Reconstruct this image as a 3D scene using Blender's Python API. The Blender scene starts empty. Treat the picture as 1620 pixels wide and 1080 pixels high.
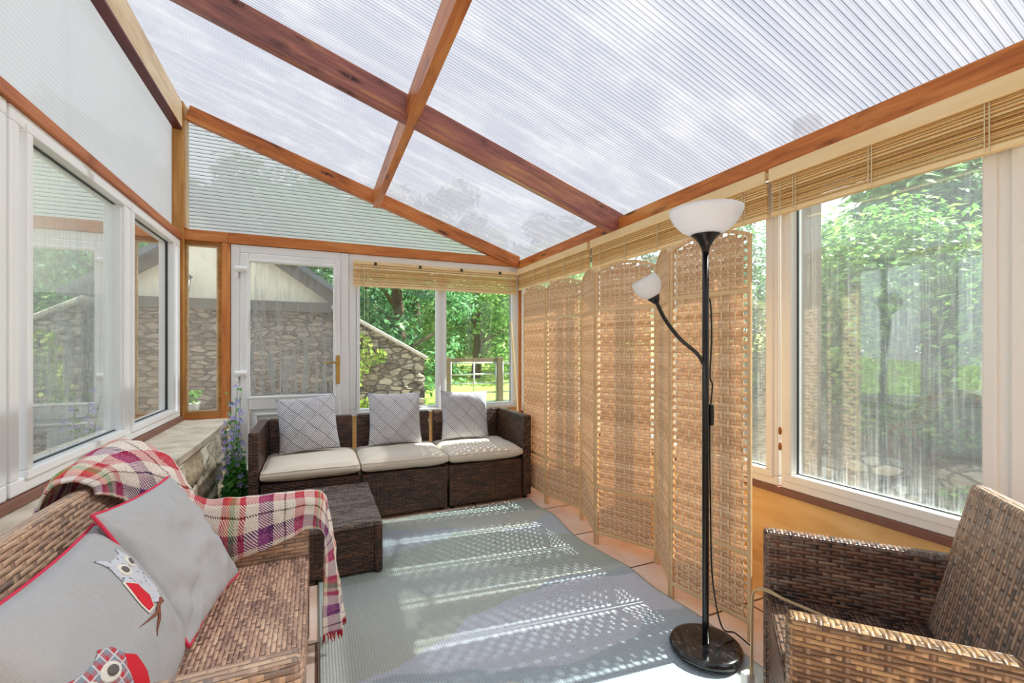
import bpy, math, random
from mathutils import Vector, Matrix, noise
R = random.Random(7)
PI = math.pi
sc = bpy.context.scene
C = sc.collection

# ---------------------------------------------------------------- camera, sky, sun, exposure
cd = bpy.data.cameras.new('camera'); cam = bpy.data.objects.new('camera', cd); C.objects.link(cam)
cam.location = (0, 0, 1.2); cam.rotation_euler = (PI/2, 0, -math.radians(23.6))
cd.sensor_width = 36; cd.lens = 709/1620*36; cd.shift_y = 13/1620; cd.clip_start = .02; cd.clip_end = 200
sc.camera = cam

w = bpy.data.worlds.new('sky'); sc.world = w; w.use_nodes = True
wt = w.node_tree; wt.nodes.clear()
wo = wt.nodes.new('ShaderNodeOutputWorld'); wb = wt.nodes.new('ShaderNodeBackground')
wg = wt.nodes.new('ShaderNodeTexCoord'); ws = wt.nodes.new('ShaderNodeSeparateXYZ'); wr = wt.nodes.new('ShaderNodeValToRGB')
wr.color_ramp.elements[0].position = 0.0; wr.color_ramp.elements[0].color = (.93, .95, 1, 1)
wr.color_ramp.elements[1].position = .9; wr.color_ramp.elements[1].color = (.70, .80, 1, 1)
wt.links.new(wg.outputs['Generated'], ws.inputs[0]); wt.links.new(ws.outputs['Z'], wr.inputs[0])
wt.links.new(wr.outputs[0], wb.inputs['Color']); wb.inputs['Strength'].default_value = .64
wt.links.new(wb.outputs[0], wo.inputs[0])

sl = bpy.data.lights.new('sun', 'SUN'); sl.energy = 5.0; sl.angle = math.radians(1.0); sl.color = (1, .97, .92)
sun = bpy.data.objects.new('sun', sl); C.objects.link(sun)
sdir = Vector((-1.0, .10, -1.15)).normalized()          # the way the light travels
sun.rotation_euler = sdir.to_track_quat('-Z', 'Y').to_euler()

vs = sc.view_settings; vs.view_transform = 'Standard'; vs.look = 'None'; vs.gamma = 1; vs.exposure = 1.88
vs.use_curve_mapping = False
sc.display_settings.display_device = 'sRGB'
cy = sc.cycles
cy.use_denoising = True; cy.max_bounces = 14; cy.diffuse_bounces = 8; cy.glossy_bounces = 4; cy.transmission_bounces = 6
cy.transparent_max_bounces = 24; cy.sample_clamp_indirect = 6; cy.caustics_reflective = False; cy.caustics_refractive = False

# ---------------------------------------------------------------- node helper
def lin(c):
    if isinstance(c, str):
        c = [int(c[i:i+2], 16) for i in (0, 2, 4)]
    return tuple((x/255/12.92 if x/255 <= .04045 else ((x/255+.055)/1.055)**2.4) for x in c) + (1,)

class X:
    """a socket with arithmetic"""
    def __init__(s, t, o): s.t = t; s.o = o
    def _m(s, op, *a, clamp=False):
        n = s.t.nodes.new('ShaderNodeMath'); n.operation = op; n.use_clamp = clamp
        for i, q in enumerate((s,)+a):
            if isinstance(q, X): s.t.links.new(q.o, n.inputs[i])
            else: n.inputs[i].default_value = q
        return X(s.t, n.outputs[0])
    def __add__(s, b): return s._m('ADD', b)
    __radd__ = __add__
    def __mul__(s, b): return s._m('MULTIPLY', b)
    __rmul__ = __mul__
    def __sub__(s, b): return s._m('SUBTRACT', b)
    def __rsub__(s, b): return (s*-1)+b
    def __truediv__(s, b): return s._m('DIVIDE', b)
    def floor(s): return s._m('FLOOR')
    def fract(s): return s._m('FRACT')
    def mod(s, b): return s._m('FLOORED_MODULO', b)
    def sin(s): return s._m('SINE')
    def cos(s): return s._m('COSINE')
    def abs(s): return s._m('ABSOLUTE')
    def lt(s, b): return s._m('LESS_THAN', b)
    def gt(s, b): return s._m('GREATER_THAN', b)
    def mx(s, b): return s._m('MAXIMUM', b)
    def mn(s, b): return s._m('MINIMUM', b)
    def pw(s, b): return s._m('POWER', b)
    def clamp(s): return s._m('ADD', 0.0, clamp=True)
    def step(s, a, b):
        n = s.t.nodes.new('ShaderNodeMapRange'); n.interpolation_type = 'SMOOTHSTEP'
        s.t.links.new(s.o, n.inputs['Value']); n.inputs['From Min'].default_value = a; n.inputs['From Max'].default_value = b
        return X(s.t, n.outputs['Result'])

class Mat:
    def __init__(s, name):
        s.m = bpy.data.materials.new(name); s.m.use_nodes = True; s.t = s.m.node_tree; s.t.nodes.clear()
        s.out = s.t.nodes.new('ShaderNodeOutputMaterial')
    def n(s, typ, **k):
        n = s.t.nodes.new(typ)
        for a, b in k.items(): setattr(n, a, b)
        return n
    def link(s, a, b): s.t.links.new(a.o if isinstance(a, X) else a, b)
    def setin(s, sock, v):
        if isinstance(v, X): s.link(v, sock)
        elif isinstance(v, bpy.types.NodeSocket): s.t.links.new(v, sock)
        else: sock.default_value = v
    def coord(s, kind='UV'):
        if not hasattr(s, '_tc'): s._tc = s.n('ShaderNodeTexCoord')
        return s._tc.outputs[kind]
    def xyz(s, kind='UV'):
        n = s.n('ShaderNodeSeparateXYZ'); s.t.links.new(s.coord(kind), n.inputs[0])
        return [X(s.t, n.outputs[i]) for i in range(3)]
    def comb(s, *a):
        n = s.n('ShaderNodeCombineXYZ')
        for i, v in enumerate(a): s.setin(n.inputs[i], v)
        return n.outputs[0]
    def noise(s, vec, scale=5, detail=4, rough=.55, dist=0):
        n = s.n('ShaderNodeTexNoise'); s.t.links.new(vec, n.inputs['Vector'])
        n.inputs['Scale'].default_value = scale; n.inputs['Detail'].default_value = detail
        n.inputs['Roughness'].default_value = rough; n.inputs['Distortion'].default_value = dist
        return X(s.t, n.outputs[0])
    def white(s, vec):
        n = s.n('ShaderNodeTexWhiteNoise'); s.t.links.new(vec, n.inputs['Vector']); return X(s.t, n.outputs['Value'])
    def voro(s, vec, scale, feature='F1', rnd=1.0):
        n = s.n('ShaderNodeTexVoronoi', feature=feature); s.t.links.new(vec, n.inputs['Vector']); n.inputs['Scale'].default_value = scale
        n.inputs['Randomness'].default_value = rnd
        return n
    def ramp(s, fac, stops, const=False):
        n = s.n('ShaderNodeValToRGB'); s.setin(n.inputs[0], fac); cr = n.color_ramp
        if const: cr.interpolation = 'CONSTANT'
        while len(cr.elements) < len(stops): cr.elements.new(.5)
        for e, (p, c) in zip(cr.elements, stops): e.position = p; e.color = lin(c)
        return n.outputs[0]
    def mix(s, f, a, b):
        n = s.n('ShaderNodeMix', data_type='RGBA'); s.setin(n.inputs[0], f)
        s.setin(n.inputs[6], lin(a) if isinstance(a, (str,)) else a); s.setin(n.inputs[7], lin(b) if isinstance(b, str) else b)
        return n.outputs[2]
    def bump(s, h, dist=.002, strength=1.0):
        n = s.n('ShaderNodeBump'); s.setin(n.inputs['Height'], h); n.inputs['Distance'].default_value = dist
        n.inputs['Strength'].default_value = strength; return n.outputs[0]
    def bsdf(s, col, rough=.6, normal=None, spec=.4, **k):
        n = s.n('ShaderNodeBsdfPrincipled')
        s.setin(n.inputs['Base Color'], lin(col) if isinstance(col, str) else col)
        s.setin(n.inputs['Roughness'], rough); n.inputs['Specular IOR Level'].default_value = spec
        if normal is not None: s.t.links.new(normal, n.inputs['Normal'])
        for a, b in k.items(): s.setin(n.inputs[a.replace('_', ' ')], b)
        return n.outputs[0]
    def mixsh(s, f, a, b):
        n = s.n('ShaderNodeMixShader'); s.setin(n.inputs[0], f); s.t.links.new(a, n.inputs[1]); s.t.links.new(b, n.inputs[2]); return n.outputs[0]
    def done(s, sh): s.t.links.new(sh, s.out.inputs[0]); return s.m

def plain(name, col, rough=.5, spec=.4, nz=0.0, bump=0.0, sc_=30, **k):
    m = Mat(name); v = m.coord('Object'); c = lin(col)
    if nz:
        f = m.noise(v, sc_, 3)
        d = tuple(x*(1-nz) for x in c[:3])+(1,); e = tuple(min(1, x*(1+nz)) for x in c[:3])+(1,)
        c = m.mix(f, d, e)
    nm = m.bump(m.noise(v, sc_*4, 3), bump) if bump else None
    return m.done(m.bsdf(c, rough, nm, spec, **k))

def wood(name, dark, mid, light, knots=.5, rough=.45, grain=1.0, spec=.4):
    m = Mat(name); u, v, _ = m.xyz('UV')
    vec = m.comb(u*2.2, v*22*grain, 0.0)
    g = m.noise(vec, 1.6, 6, .6, .6)
    big = m.noise(m.comb(u*1.1, v*5, 3.0), 1.5, 3, .5, .3)
    f = (g*.6+big*.6-.1).clamp()
    col = m.ramp(f, [(.25, dark), (.5, mid), (.75, light)])
    vo = m.voro(m.comb(u*3.0, v*13, 0.0), 1.0)
    vr = m.n('ShaderNodeSeparateColor'); m.t.links.new(vo.outputs['Color'], vr.inputs[0])
    k = X(m.t, vo.outputs['Distance']).step(.26, .08)*knots*X(m.t, vr.outputs[0]).gt(.45)
    k = k*m.noise(m.comb(u*40, v*40, 1.0), 1, 2).step(.25, .55)
    k = k.mx(m.noise(m.comb(u*3.5, v*14, 8.0), 1, 4, .6).step(.54, .72)*.55*(max(0, knots-.35))*1.6)
    col = m.mix(k, col, lin((30, 14, 14)))
    return m.done(m.bsdf(col, rough, m.bump(g, .0015), spec))

def rattan(name, cols, p=.009, q=.03, rough=.38, stake=.42, depth=.0035, gap='1a100c', swap=False, bands=.35):
    m = Mat(name); u, v, _ = m.xyz('UV')
    if swap: u, v = v, u
    wob = m.noise(m.comb(u*9, v*9, 0.0), 1, 2)-.5
    v = v+wob*.004
    r = (v/p).floor(); a = (v/p).fract()
    k = (u/q+.5).floor(); du = u/q-k
    par = (k+r).mod(2.0)
    prof = (a*PI).sin()
    over = (du*PI).cos()*(par*2-1)          # + : stake in front at odd
    st = du.abs().lt(stake/2)*par
    hh = prof*(.62-over*.38)
    hs = (du/stake*PI).cos()*.9
    h = hh*(1-st)+hs*st
    sid = ((u/q+r+.5)/2).floor()
    w1 = m.white(m.comb(sid, r, 0.0))
    w2 = m.noise(m.comb(sid*.35, r*.16, 5.0), 1.0, 2)
    f = (w1*(1-bands)+(w2-.5)*bands*3+bands*.5).clamp()
    w3 = m.white(m.comb(k, (r/2).floor(), 9.0))
    f = f*(1-st)+(w3*.7+.1)*st
    n = len(cols); col = m.ramp(f, [((i+.5)/n, c) for i, c in enumerate(cols)])
    fine = m.noise(m.comb(u*60, v*900, 0.0), 1, 2)
    col = m.mix((fine-.5)*.35+.0, col, lin((235, 205, 180)))
    g = a.lt(.06).mx(a.gt(.94))*(1-st)
    col = m.mix(g, col, lin(gap))
    return m.done(m.bsdf(col, rough, m.bump(h, depth), .5))

def glass(name, streak=.25, tint=(.93, .97, .95, 1), refl=1.6, dirt_low=.4, v0=.6, v1=.9, sx=70, haze=.03, hazecol=(215, 222, 222), thr=.5):
    m = Mat(name); u, v, _ = m.xyz('UV')
    tr = m.n('ShaderNodeBsdfTransparent'); tr.inputs[0].default_value = tint
    gl = m.n('ShaderNodeBsdfGlossy'); gl.inputs['Roughness'].default_value = .0; gl.inputs[0].default_value = (1, 1, 1, 1)
    fr = m.n('ShaderNodeLayerWeight'); fr.inputs[0].default_value = .5
    f = ((X(m.t, fr.outputs['Facing']).pw(4.0)*.9+.04)*refl).clamp()
    g = m.mixsh(f, tr.outputs[0], gl.outputs[0])
    s1 = m.noise(m.comb(u*sx, v*1.6, 0.0), 1, 4, .65).step(thr, thr+.22)
    s2 = m.noise(m.comb(u*sx*2.6, v*5, 7.0), 1, 3, .6).step(.5, .75)
    area = m.noise(m.comb(u*1.6, v*1.3, 2.0), 1.3, 3).step(.3, .62)
    low = v.step(v1, v0)
    film = ((s1*.6+s2*.4)*(area*streak+low*dirt_low)+low*low*dirt_low*.5*s2+haze).clamp()
    df = m.n('ShaderNodeBsdfDiffuse'); df.inputs[0].default_value = lin(hazecol)
    tl = m.n('ShaderNodeBsdfTranslucent'); tl.inputs[0].default_value = lin(hazecol)
    return m.done(m.mixsh(film, g, m.mixsh(.65, df.outputs[0], tl.outputs[0])))

def polycarb(name, period, axis=1, a=(236, 240, 248), b=(205, 211, 222), tr=.06, contrast=1.0, grime=.5, glow=.25):
    m = Mat(name); u, v, _ = m.xyz('UV')
    c = (v if axis else u)/period
    fr = c.fract()
    rib = (((fr-.5).abs()-.5).abs()).lt(.09)
    dbl = (((fr-.30).abs())).lt(.05)*.5
    f = (rib.mx(dbl)*contrast).clamp()
    dirt = m.noise(m.comb(u*2.0, v*2.0, 0.0), 1.2, 5, .6).step(.45, .8)
    spots = m.noise(m.comb(u, v, 4.0), 55, 2).step(.70, .78)
    down = m.noise(m.comb(u*1.2, v*9, 4.0), 1.5, 4).step(.4, .8)
    col = m.mix(f, lin(a), lin(b))
    col = m.mix(dirt*.16*grime+down*.12*grime, col, lin((214, 207, 190)))
    col = m.mix(spots*.55*grime, col, lin((95, 90, 82)))
    tl = m.n('ShaderNodeBsdfTranslucent'); m.link(col, tl.inputs[0])
    df = m.n('ShaderNodeBsdfDiffuse'); m.link(col, df.inputs[0])
    rf = m.n('ShaderNodeBsdfTransparent'); rf.inputs[0].default_value = (.9, .93, .97, 1)
    gs = m.n('ShaderNodeBsdfGlossy'); gs.inputs['Roughness'].default_value = .18
    bp = m.bump((c*2*PI).cos(), .0015)
    m.t.links.new(bp, gs.inputs['Normal'])
    sh = m.mixsh(.22, tl.outputs[0], df.outputs[0])
    sh = m.mixsh((1-f)*tr, sh, rf.outputs[0])
    frn = m.n('ShaderNodeLayerWeight'); frn.inputs[0].default_value = .5
    sh = m.mixsh((X(m.t, frn.outputs['Facing']).pw(5.0)*.5+.03).clamp(), sh, gs.outputs[0])
    return m.done(sh)

def stone(name, cols, scale=4.5, mortar=(150, 143, 130), bumpd=.03, kind='Object', flat=2.2):
    m = Mat(name); x, y, z = m.xyz(kind)
    if kind == 'UV': vec = m.comb(x, y*flat, 0.0)
    else: vec = m.comb(x, y, z*flat)
    nz = m.n('ShaderNodeTexNoise'); m.t.links.new(vec, nz.inputs[0]); nz.inputs['Scale'].default_value = 6
    ad = m.n('ShaderNodeVectorMath', operation='MULTIPLY_ADD'); m.t.links.new(nz.outputs[1], ad.inputs[0]); ad.inputs[1].default_value = (.09,)*3; m.t.links.new(vec, ad.inputs[2])
    e = m.voro(ad.outputs[0], scale, 'DISTANCE_TO_EDGE', .8); c = m.voro(ad.outputs[0], scale, 'F1', .8)
    ed = X(m.t, e.outputs['Distance'])
    sep = m.n('ShaderNodeSeparateColor'); m.t.links.new(c.outputs['Color'], sep.inputs[0])
    n1 = m.noise(vec, 14, 5, .65)
    f = (X(m.t, sep.outputs[0])*.75+(n1-.5)*.8+.12).clamp()
    n = len(cols); col = m.ramp(f, [((i+.5)/n, k) for i, k in enumerate(cols)])
    k = ed.step(.055, .01)*m.noise(vec, 5, 3).step(.25, .6)
    col = m.mix(k, col, lin(mortar))
    h = ed.step(.0, .12)+n1*.35
    return m.done(m.bsdf(col, .9, m.bump(h, bumpd), .15))

def leafmat(name, a, b, c):
    m = Mat(name)
    f = m.noise(m.coord('Object'), 3.0, 2)
    oi = m.n('ShaderNodeNewGeometry')
    f2 = X(m.t, oi.outputs['Random Per Island'])
    col = m.ramp((f*.5+f2*.6-.05).clamp(), [(.15, a), (.5, b), (.85, c)])
    tl = m.n('ShaderNodeBsdfTranslucent'); m.t.links.new(col, tl.inputs[0])
    return m.done(m.mixsh(.45, m.bsdf(col, .55, None, .3), tl.outputs[0]))

# ---------------------------------------------------------------- mesh helper
class MB:
    def __init__(s): s.v = []; s.f = []; s.uv = []; s.mi = []; s.sm = []
    def face(s, idx, uvs, mi=0, sm=False): s.f.append(idx); s.uv.append(uvs); s.mi.append(mi); s.sm.append(sm)
    def box(s, x0, x1, y0, y1, z0, z1, M=None, mi=0, off=None, taper=None):
        b = len(s.v); P = [Vector((x, y, z)) for z in (z0, z1) for y in (y0, y1) for x in (x0, x1)]
        if taper:   # (dx, dy) shift of the upper face, scale
            for i in range(4, 8): P[i] = P[i]+Vector(taper)
        o = off if off is not None else (0, 0)
        F = [((0, 2, 3, 1), 2), ((4, 5, 7, 6), 2), ((0, 1, 5, 4), 1), ((2, 6, 7, 3), 1), ((0, 4, 6, 2), 0), ((1, 3, 7, 5), 0)]
        for idx, ax in F:
            uv = []
            for i in idx:
                p = P[i]; q = (p.y, p.z) if ax == 0 else (p.x, p.z) if ax == 1 else (p.x, p.y)
                uv.append((q[0]+o[0], q[1]+o[1]))
            s.face([b+i for i in idx], uv, mi)
        for p in P: s.v.append(M @ p if M else p)
        return s
    def beam(s, p0, p1, w_, h, up=(0, 0, 1), mi=0, off=None):
        """a bar from p0 to p1, w_ across, h along up, centred"""
        p0 = Vector(p0); p1 = Vector(p1); d = (p1-p0); L = d.length; d.normalize()
        up = Vector(up); side = up.cross(d)
        if side.length < 1e-4: side = Vector((0, 1, 0)).cross(d)
        side.normalize(); u2 = d.cross(side)
        M = Matrix(((d.x, side.x, u2.x, p0.x), (d.y, side.y, u2.y, p0.y), (d.z, side.z, u2.z, p0.z), (0, 0, 0, 1)))
        if off is None: off = (R.uniform(0, 9), R.uniform(0, 9))
        return s.box(0, L, -w_/2, w_/2, -h/2, h/2, M, mi, off)
    def grid(s, fn, nu, nv, mi=0, sm=True, uvf=None, closeu=False):
        b = len(s.v)
        for j in range(nv+1):
            for i in range(nu+1): s.v.append(Vector(fn(i/nu, j/nv)))
        for j in range(nv):
            for i in range(nu):
                a = b+j*(nu+1)+i; idx = [a, a+1, a+nu+2, a+nu+1]
                cs = [(i/nu, j/nv), ((i+1)/nu, j/nv), ((i+1)/nu, (j+1)/nv), (i/nu, (j+1)/nv)]
                s.face(idx, [uvf(*c) for c in cs] if uvf else cs, mi, sm)
        return s
    def tube(s, pts, r, seg=10, mi=0, caps=True, uvs=1.0):
        pts = [Vector(p) for p in pts]; n = len(pts); rr = r if isinstance(r, (list, tuple)) else [r]*n
        b = len(s.v); prev = None; L = 0; Ls = []
        for i, p in enumerate(pts):
            d = (pts[min(i+1, n-1)]-pts[max(i-1, 0)]).normalized()
            if prev is None:
                a = d.orthogonal().normalized()
            else:
                a = (prev-d*prev.dot(d)).normalized()
            prev = a; c = d.cross(a)
            if i: L += (p-pts[i-1]).length
            Ls.append(L)
            for k in range(seg):
                t = 2*PI*k/seg; s.v.append(p+(a*math.cos(t)+c*math.sin(t))*rr[i])
        for i in range(n-1):
            for k in range(seg):
                k2 = (k+1) % seg; w0 = 2*PI*rr[i]
                s.face([b+i*seg+k, b+i*seg+k2, b+(i+1)*seg+k2, b+(i+1)*seg+k],
                       [(Ls[i], k/seg*w0), (Ls[i], (k+1)/seg*w0), (Ls[i+1], (k+1)/seg*w0), (Ls[i+1], k/seg*w0)], mi, True)
        if caps:
            s.face([b+k for k in range(seg)][::-1], [(0, 0)]*seg, mi)
            s.face([b+(n-1)*seg+k for k in range(seg)], [(0, 0)]*seg, mi)
        return s
    def lathe(s, prof, c=(0, 0, 0), seg=32, mi=0, M=None, sm=True):
        b = len(s.v); n = len(prof)
        for r, z in prof:
            for k in range(seg):
                t = 2*PI*k/seg; p = Vector((r*math.cos(t), r*math.sin(t), z))
                p = M @ p if M else p
                s.v.append(p+Vector(c))
        for i in range(n-1):
            for k in range(seg):
                k2 = (k+1) % seg
                s.face([b+i*seg+k, b+i*seg+k2, b+(i+1)*seg+k2, b+(i+1)*seg+k], [(k/seg, i/n), ((k+1)/seg, i/n), ((k+1)/seg, (i+1)/n), (k/seg, (i+1)/n)], mi, sm)
        return s
    def blob(s, c, r, seg=10, rings=7, mi=0, jit=.15):
        sd = R.uniform(0, 99)
        def f(u, v):
            th = u*2*PI; ph = v*PI
            d = Vector((math.sin(ph)*math.cos(th), math.sin(ph)*math.sin(th), math.cos(ph)))
            k = 1+jit*noise.noise(d*1.6+Vector((sd, 0, 0)))*2
            return (c[0]+d.x*r[0]*k, c[1]+d.y*r[1]*k, c[2]+d.z*r[2]*k)
        return s.grid(f, seg, rings, mi, True, lambda u, v: (u*r[0]*6, v*r[2]*3))
    def build(s, name, mats, parent=None, org=(0, 0, 0), bevel=0, kind=None, smooth=False, sub=0, solid=0, seg=2, angle=40):
        me = bpy.data.meshes.new(name); o = Vector(org)
        me.from_pydata([tuple(v-o) for v in s.v], [], s.f)
        if not isinstance(mats, (list, tuple)): mats = [mats]
        for m in mats: me.materials.append(m)
        uvl = me.uv_layers.new(name='UVMap'); flat = [c for f in s.uv for q in f for c in q[:2]]
        uvl.data.foreach_set('uv', flat)
        me.polygons.foreach_set('material_index', s.mi)
        me.polygons.foreach_set('use_smooth', [True]*len(s.sm) if smooth else s.sm)
        me.validate(); me.update()
        ob = bpy.data.objects.new(name, me); C.objects.link(ob)
        if parent is not None: ob.parent = parent
        else: ob.location = org
        if solid:
            md = ob.modifiers.new('solid', 'SOLIDIFY'); md.thickness = solid; md.offset = 0
        if bevel:
            md = ob.modifiers.new('bevel', 'BEVEL'); md.width = bevel; md.segments = seg; md.limit_method = 'ANGLE'; md.angle_limit = math.radians(angle)
            md.harden_normals = False
        if sub:
            md = ob.modifiers.new('sub', 'SUBSURF'); md.levels = sub; md.render_levels = sub
        if kind: ob['kind'] = kind
        return ob

def tag(o, label=None, cat=None, group=None, kind=None):
    if label: o['label'] = label
    if cat: o['category'] = cat
    if group: o['group'] = group
    if kind: o['kind'] = kind
    return o
def thing(name, label, cat, loc=(0, 0, 0), rz=0, group=None, kind=None):
    e = bpy.data.objects.new(name, None); C.objects.link(e); e.location = loc; e.rotation_euler.z = rz; e.empty_display_size = .1
    return tag(e, label, cat, group, kind)
def kids(o): return [c for c in list(o.children)]
def copy_tree(o, parent=None):
    ks = kids(o); c = o.copy(); C.objects.link(c); c.parent = parent
    for k in ks: copy_tree(k, c)
    return c

# ---------------------------------------------------------------- materials
W_beam = wood('stained_beam', '84401f', 'c97636', 'e6a45e', knots=.9, rough=.38)
W_dark = wood('dark_stained_beam', '55343a', 'a1665a', 'd89a66', knots=.9, rough=.28)
W_rail = wood('orange_stained_rail', 'a3592a', 'c97a3c', 'e09c5c', knots=.5)
W_redrail = wood('red_brown_rail', '8f4d2a', 'b5693c', 'c98353', knots=.35)
W_post = wood('golden_post', '8a5a24', 'b07a38', 'cf9c58', knots=.4)
W_pale = wood('pale_beam', 'b08f62', 'd8bd92', 'eedcb8', knots=.25)
W_red = wood('dark_red_wood', '2e0a08', '4e120c', '6b1e12', knots=.2)
W_val = wood('bamboo_valance', 'dfbe8a', 'eed3a2', 'f4dfb6', knots=.04, rough=.5)
W_ply = wood('plywood', 'c99a5c', 'e6bf80', 'f0d09a', knots=.35, grain=.35, rough=.55)
W_brown = plain('brown_sill_wood', '80594a', .5, nz=.15)
W_stick = wood('pine_stick', 'd0aa78', 'e3c79b', 'f0dcb8', knots=.05)
PVC = plain('white_pvc', 'eef0f0', .32, .5)
PVCc = plain('cream_white_pvc', 'ebe8e3', .4, .5)
BLACKG = plain('window_gasket', '23262b', .5)
BRASS = plain('brass', 'b08d4c', .28, .5, Metallic=1.0)
GL_left = glass('condensed_glass', streak=.42, refl=3.0, dirt_low=.35, v0=.55, v1=1.9, haze=.10, hazecol=(190, 202, 198), sx=55)
GL_left2 = glass('damp_glass', streak=.12, refl=3.2, dirt_low=.05, v0=.6, v1=1.0, haze=.05, hazecol=(190, 200, 192))
GL_right = glass('streaked_glass', streak=.22, refl=2.4, dirt_low=.6, v0=.6, v1=.77, haze=.05, sx=130)
GL_clear = glass('clear_glass', streak=.03, refl=1.0, dirt_low=.0, haze=.008)
GL_door = glass('hazy_door_glass', streak=.35, refl=1.2, dirt_low=.6, v0=.75, v1=1.9, haze=.10, sx=30, hazecol=(176, 178, 178), thr=.42)
GL_side = glass('scratched_glass', streak=.2, refl=1.0, dirt_low=.1, haze=.12, sx=22, hazecol=(214, 208, 200))
PC_roof = polycarb('polycarbonate_roof', .021, 1, a=(100, 101, 106), b=(66, 68, 74), tr=.10, grime=.5)
PC_gable = polycarb('polycarbonate_gable', .03, 1, a=(205, 209, 211), b=(96, 99, 102), tr=.12, grime=.2, contrast=1.0)
PC_left = polycarb('polycarbonate_side', .022, 1, a=(178, 180, 180), b=(158, 160, 161), tr=.03, grime=.2, contrast=.5)

# ---------------------------------------------------------------- room dimensions
XL, XR, YB, YF = -.993, 1.987, 4.30, -1.05
def roofz(x): return 2.815-.335*x           # underside of the roof sheet
RX0, RX1 = XL-.12, XR+.14

# ---- floor
mf = Mat('flagstone_floor'); x, y, z = mf.xyz('Object')
n1 = mf.noise(mf.coord('Object'), 3.5, 6, .6)
colf = mf.ramp(n1, [(.3, 'dcb9a2'), (.5, 'ecd2be'), (.7, 'f6e6d8')])
vv = mf.n('ShaderNodeTexBrick'); mf.t.links.new(mf.coord('Object'), vv.inputs[0]); vv.inputs['Scale'].default_value = 1
vv.inputs['Brick Width'].default_value = .75; vv.inputs['Row Height'].default_value = .5; vv.inputs['Mortar Size'].default_value = .006
jo = X(mf.t, vv.outputs['Fac'])
colf = mf.mix(jo, colf, lin((120, 88, 68)))
M_floor = mf.done(mf.bsdf(colf, .6, mf.bump(n1*.5-jo, .004), .3))
MB().box(XL-.15, XR+.15, YF-.1, YB+.15, -.12, 0).build('floor', M_floor, kind='structure')

# ---- lower walls
M_rubble = stone('limewashed_rubble', ['a8997e', 'cbbfa3', 'dcd3bd', 'e8e0cc'], 3.0, (214, 206, 188), .014, 'Object', 1.5)
b = MB(); b.grid(lambda u, v: (-.665+.03*noise.noise(Vector((0, u*22, v*6)))+.02*noise.noise(Vector((5, u*60, v*14))), YF+(YB-YF)*u, .60*v), 160, 24, uvf=lambda u, v: (u*5.3, v*.6))
b.box(XL-.1, -.70, YF, YB, 0, .60)
b.build('wall_left', M_rubble, kind='structure')
M_ledge = Mat('ledge_slab'); n1 = M_ledge.noise(M_ledge.coord('Object'), 6, 6, .6)
cl = M_ledge.ramp(n1, [(.3, 'b3a68f'), (.5, 'cfc5b2'), (.72, 'e4dccd')])
M_ledge = M_ledge.done(M_ledge.bsdf(cl, .8, M_ledge.bump(n1, .006), .2))
lb = MB()
ys = [YF, -.2, .5, 1.1, 1.7, 2.2, 2.7, 3.1, 3.5, 3.9, YB]
for i in range(len(ys)-1):
    y0, y1 = ys[i], ys[i+1]
lb.grid(lambda u, v: ((XL-.09)+(-.635+.012*noise.noise(Vector((0, u*9, 0)))-(XL-.09))*v, YF+(YB-YF)*u, .645+.004*noise.noise(Vector((u*12, v*3, 0)))), 90, 8, uvf=lambda u, v: (u*5, v*.4))
lb.grid(lambda u, v: (-.635+.012*noise.noise(Vector((0, u*9, 0)))-.01*v, YF+(YB-YF)*u, .645+.004*noise.noise(Vector((u*12, 3, 0)))-.045*v), 90, 2, uvf=lambda u, v: (u*5, v*.04))
lb.box(XL-.09, -.66, YF, YB, .598, .635)
lb.build('trim_ledge', M_ledge, kind='structure')
MB().box(XR, XR+.03, YF, YB, 0, .535, off=(3, 1)).build('wall_right', W_ply, kind='structure')
MB().box(.29, XR, YB+.01, YB+.04, 0, .60, off=(6, 2)).build('wall_back', W_ply, kind='structure')
M_cream = plain('cream_render', 'ece6d8', .9, .1, nz=.06, bump=.003)
MB().box(XL-.3, XR+.3, YF-.1, YF, 0, 3.4).build('wall_front', M_cream, kind='structure')

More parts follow.
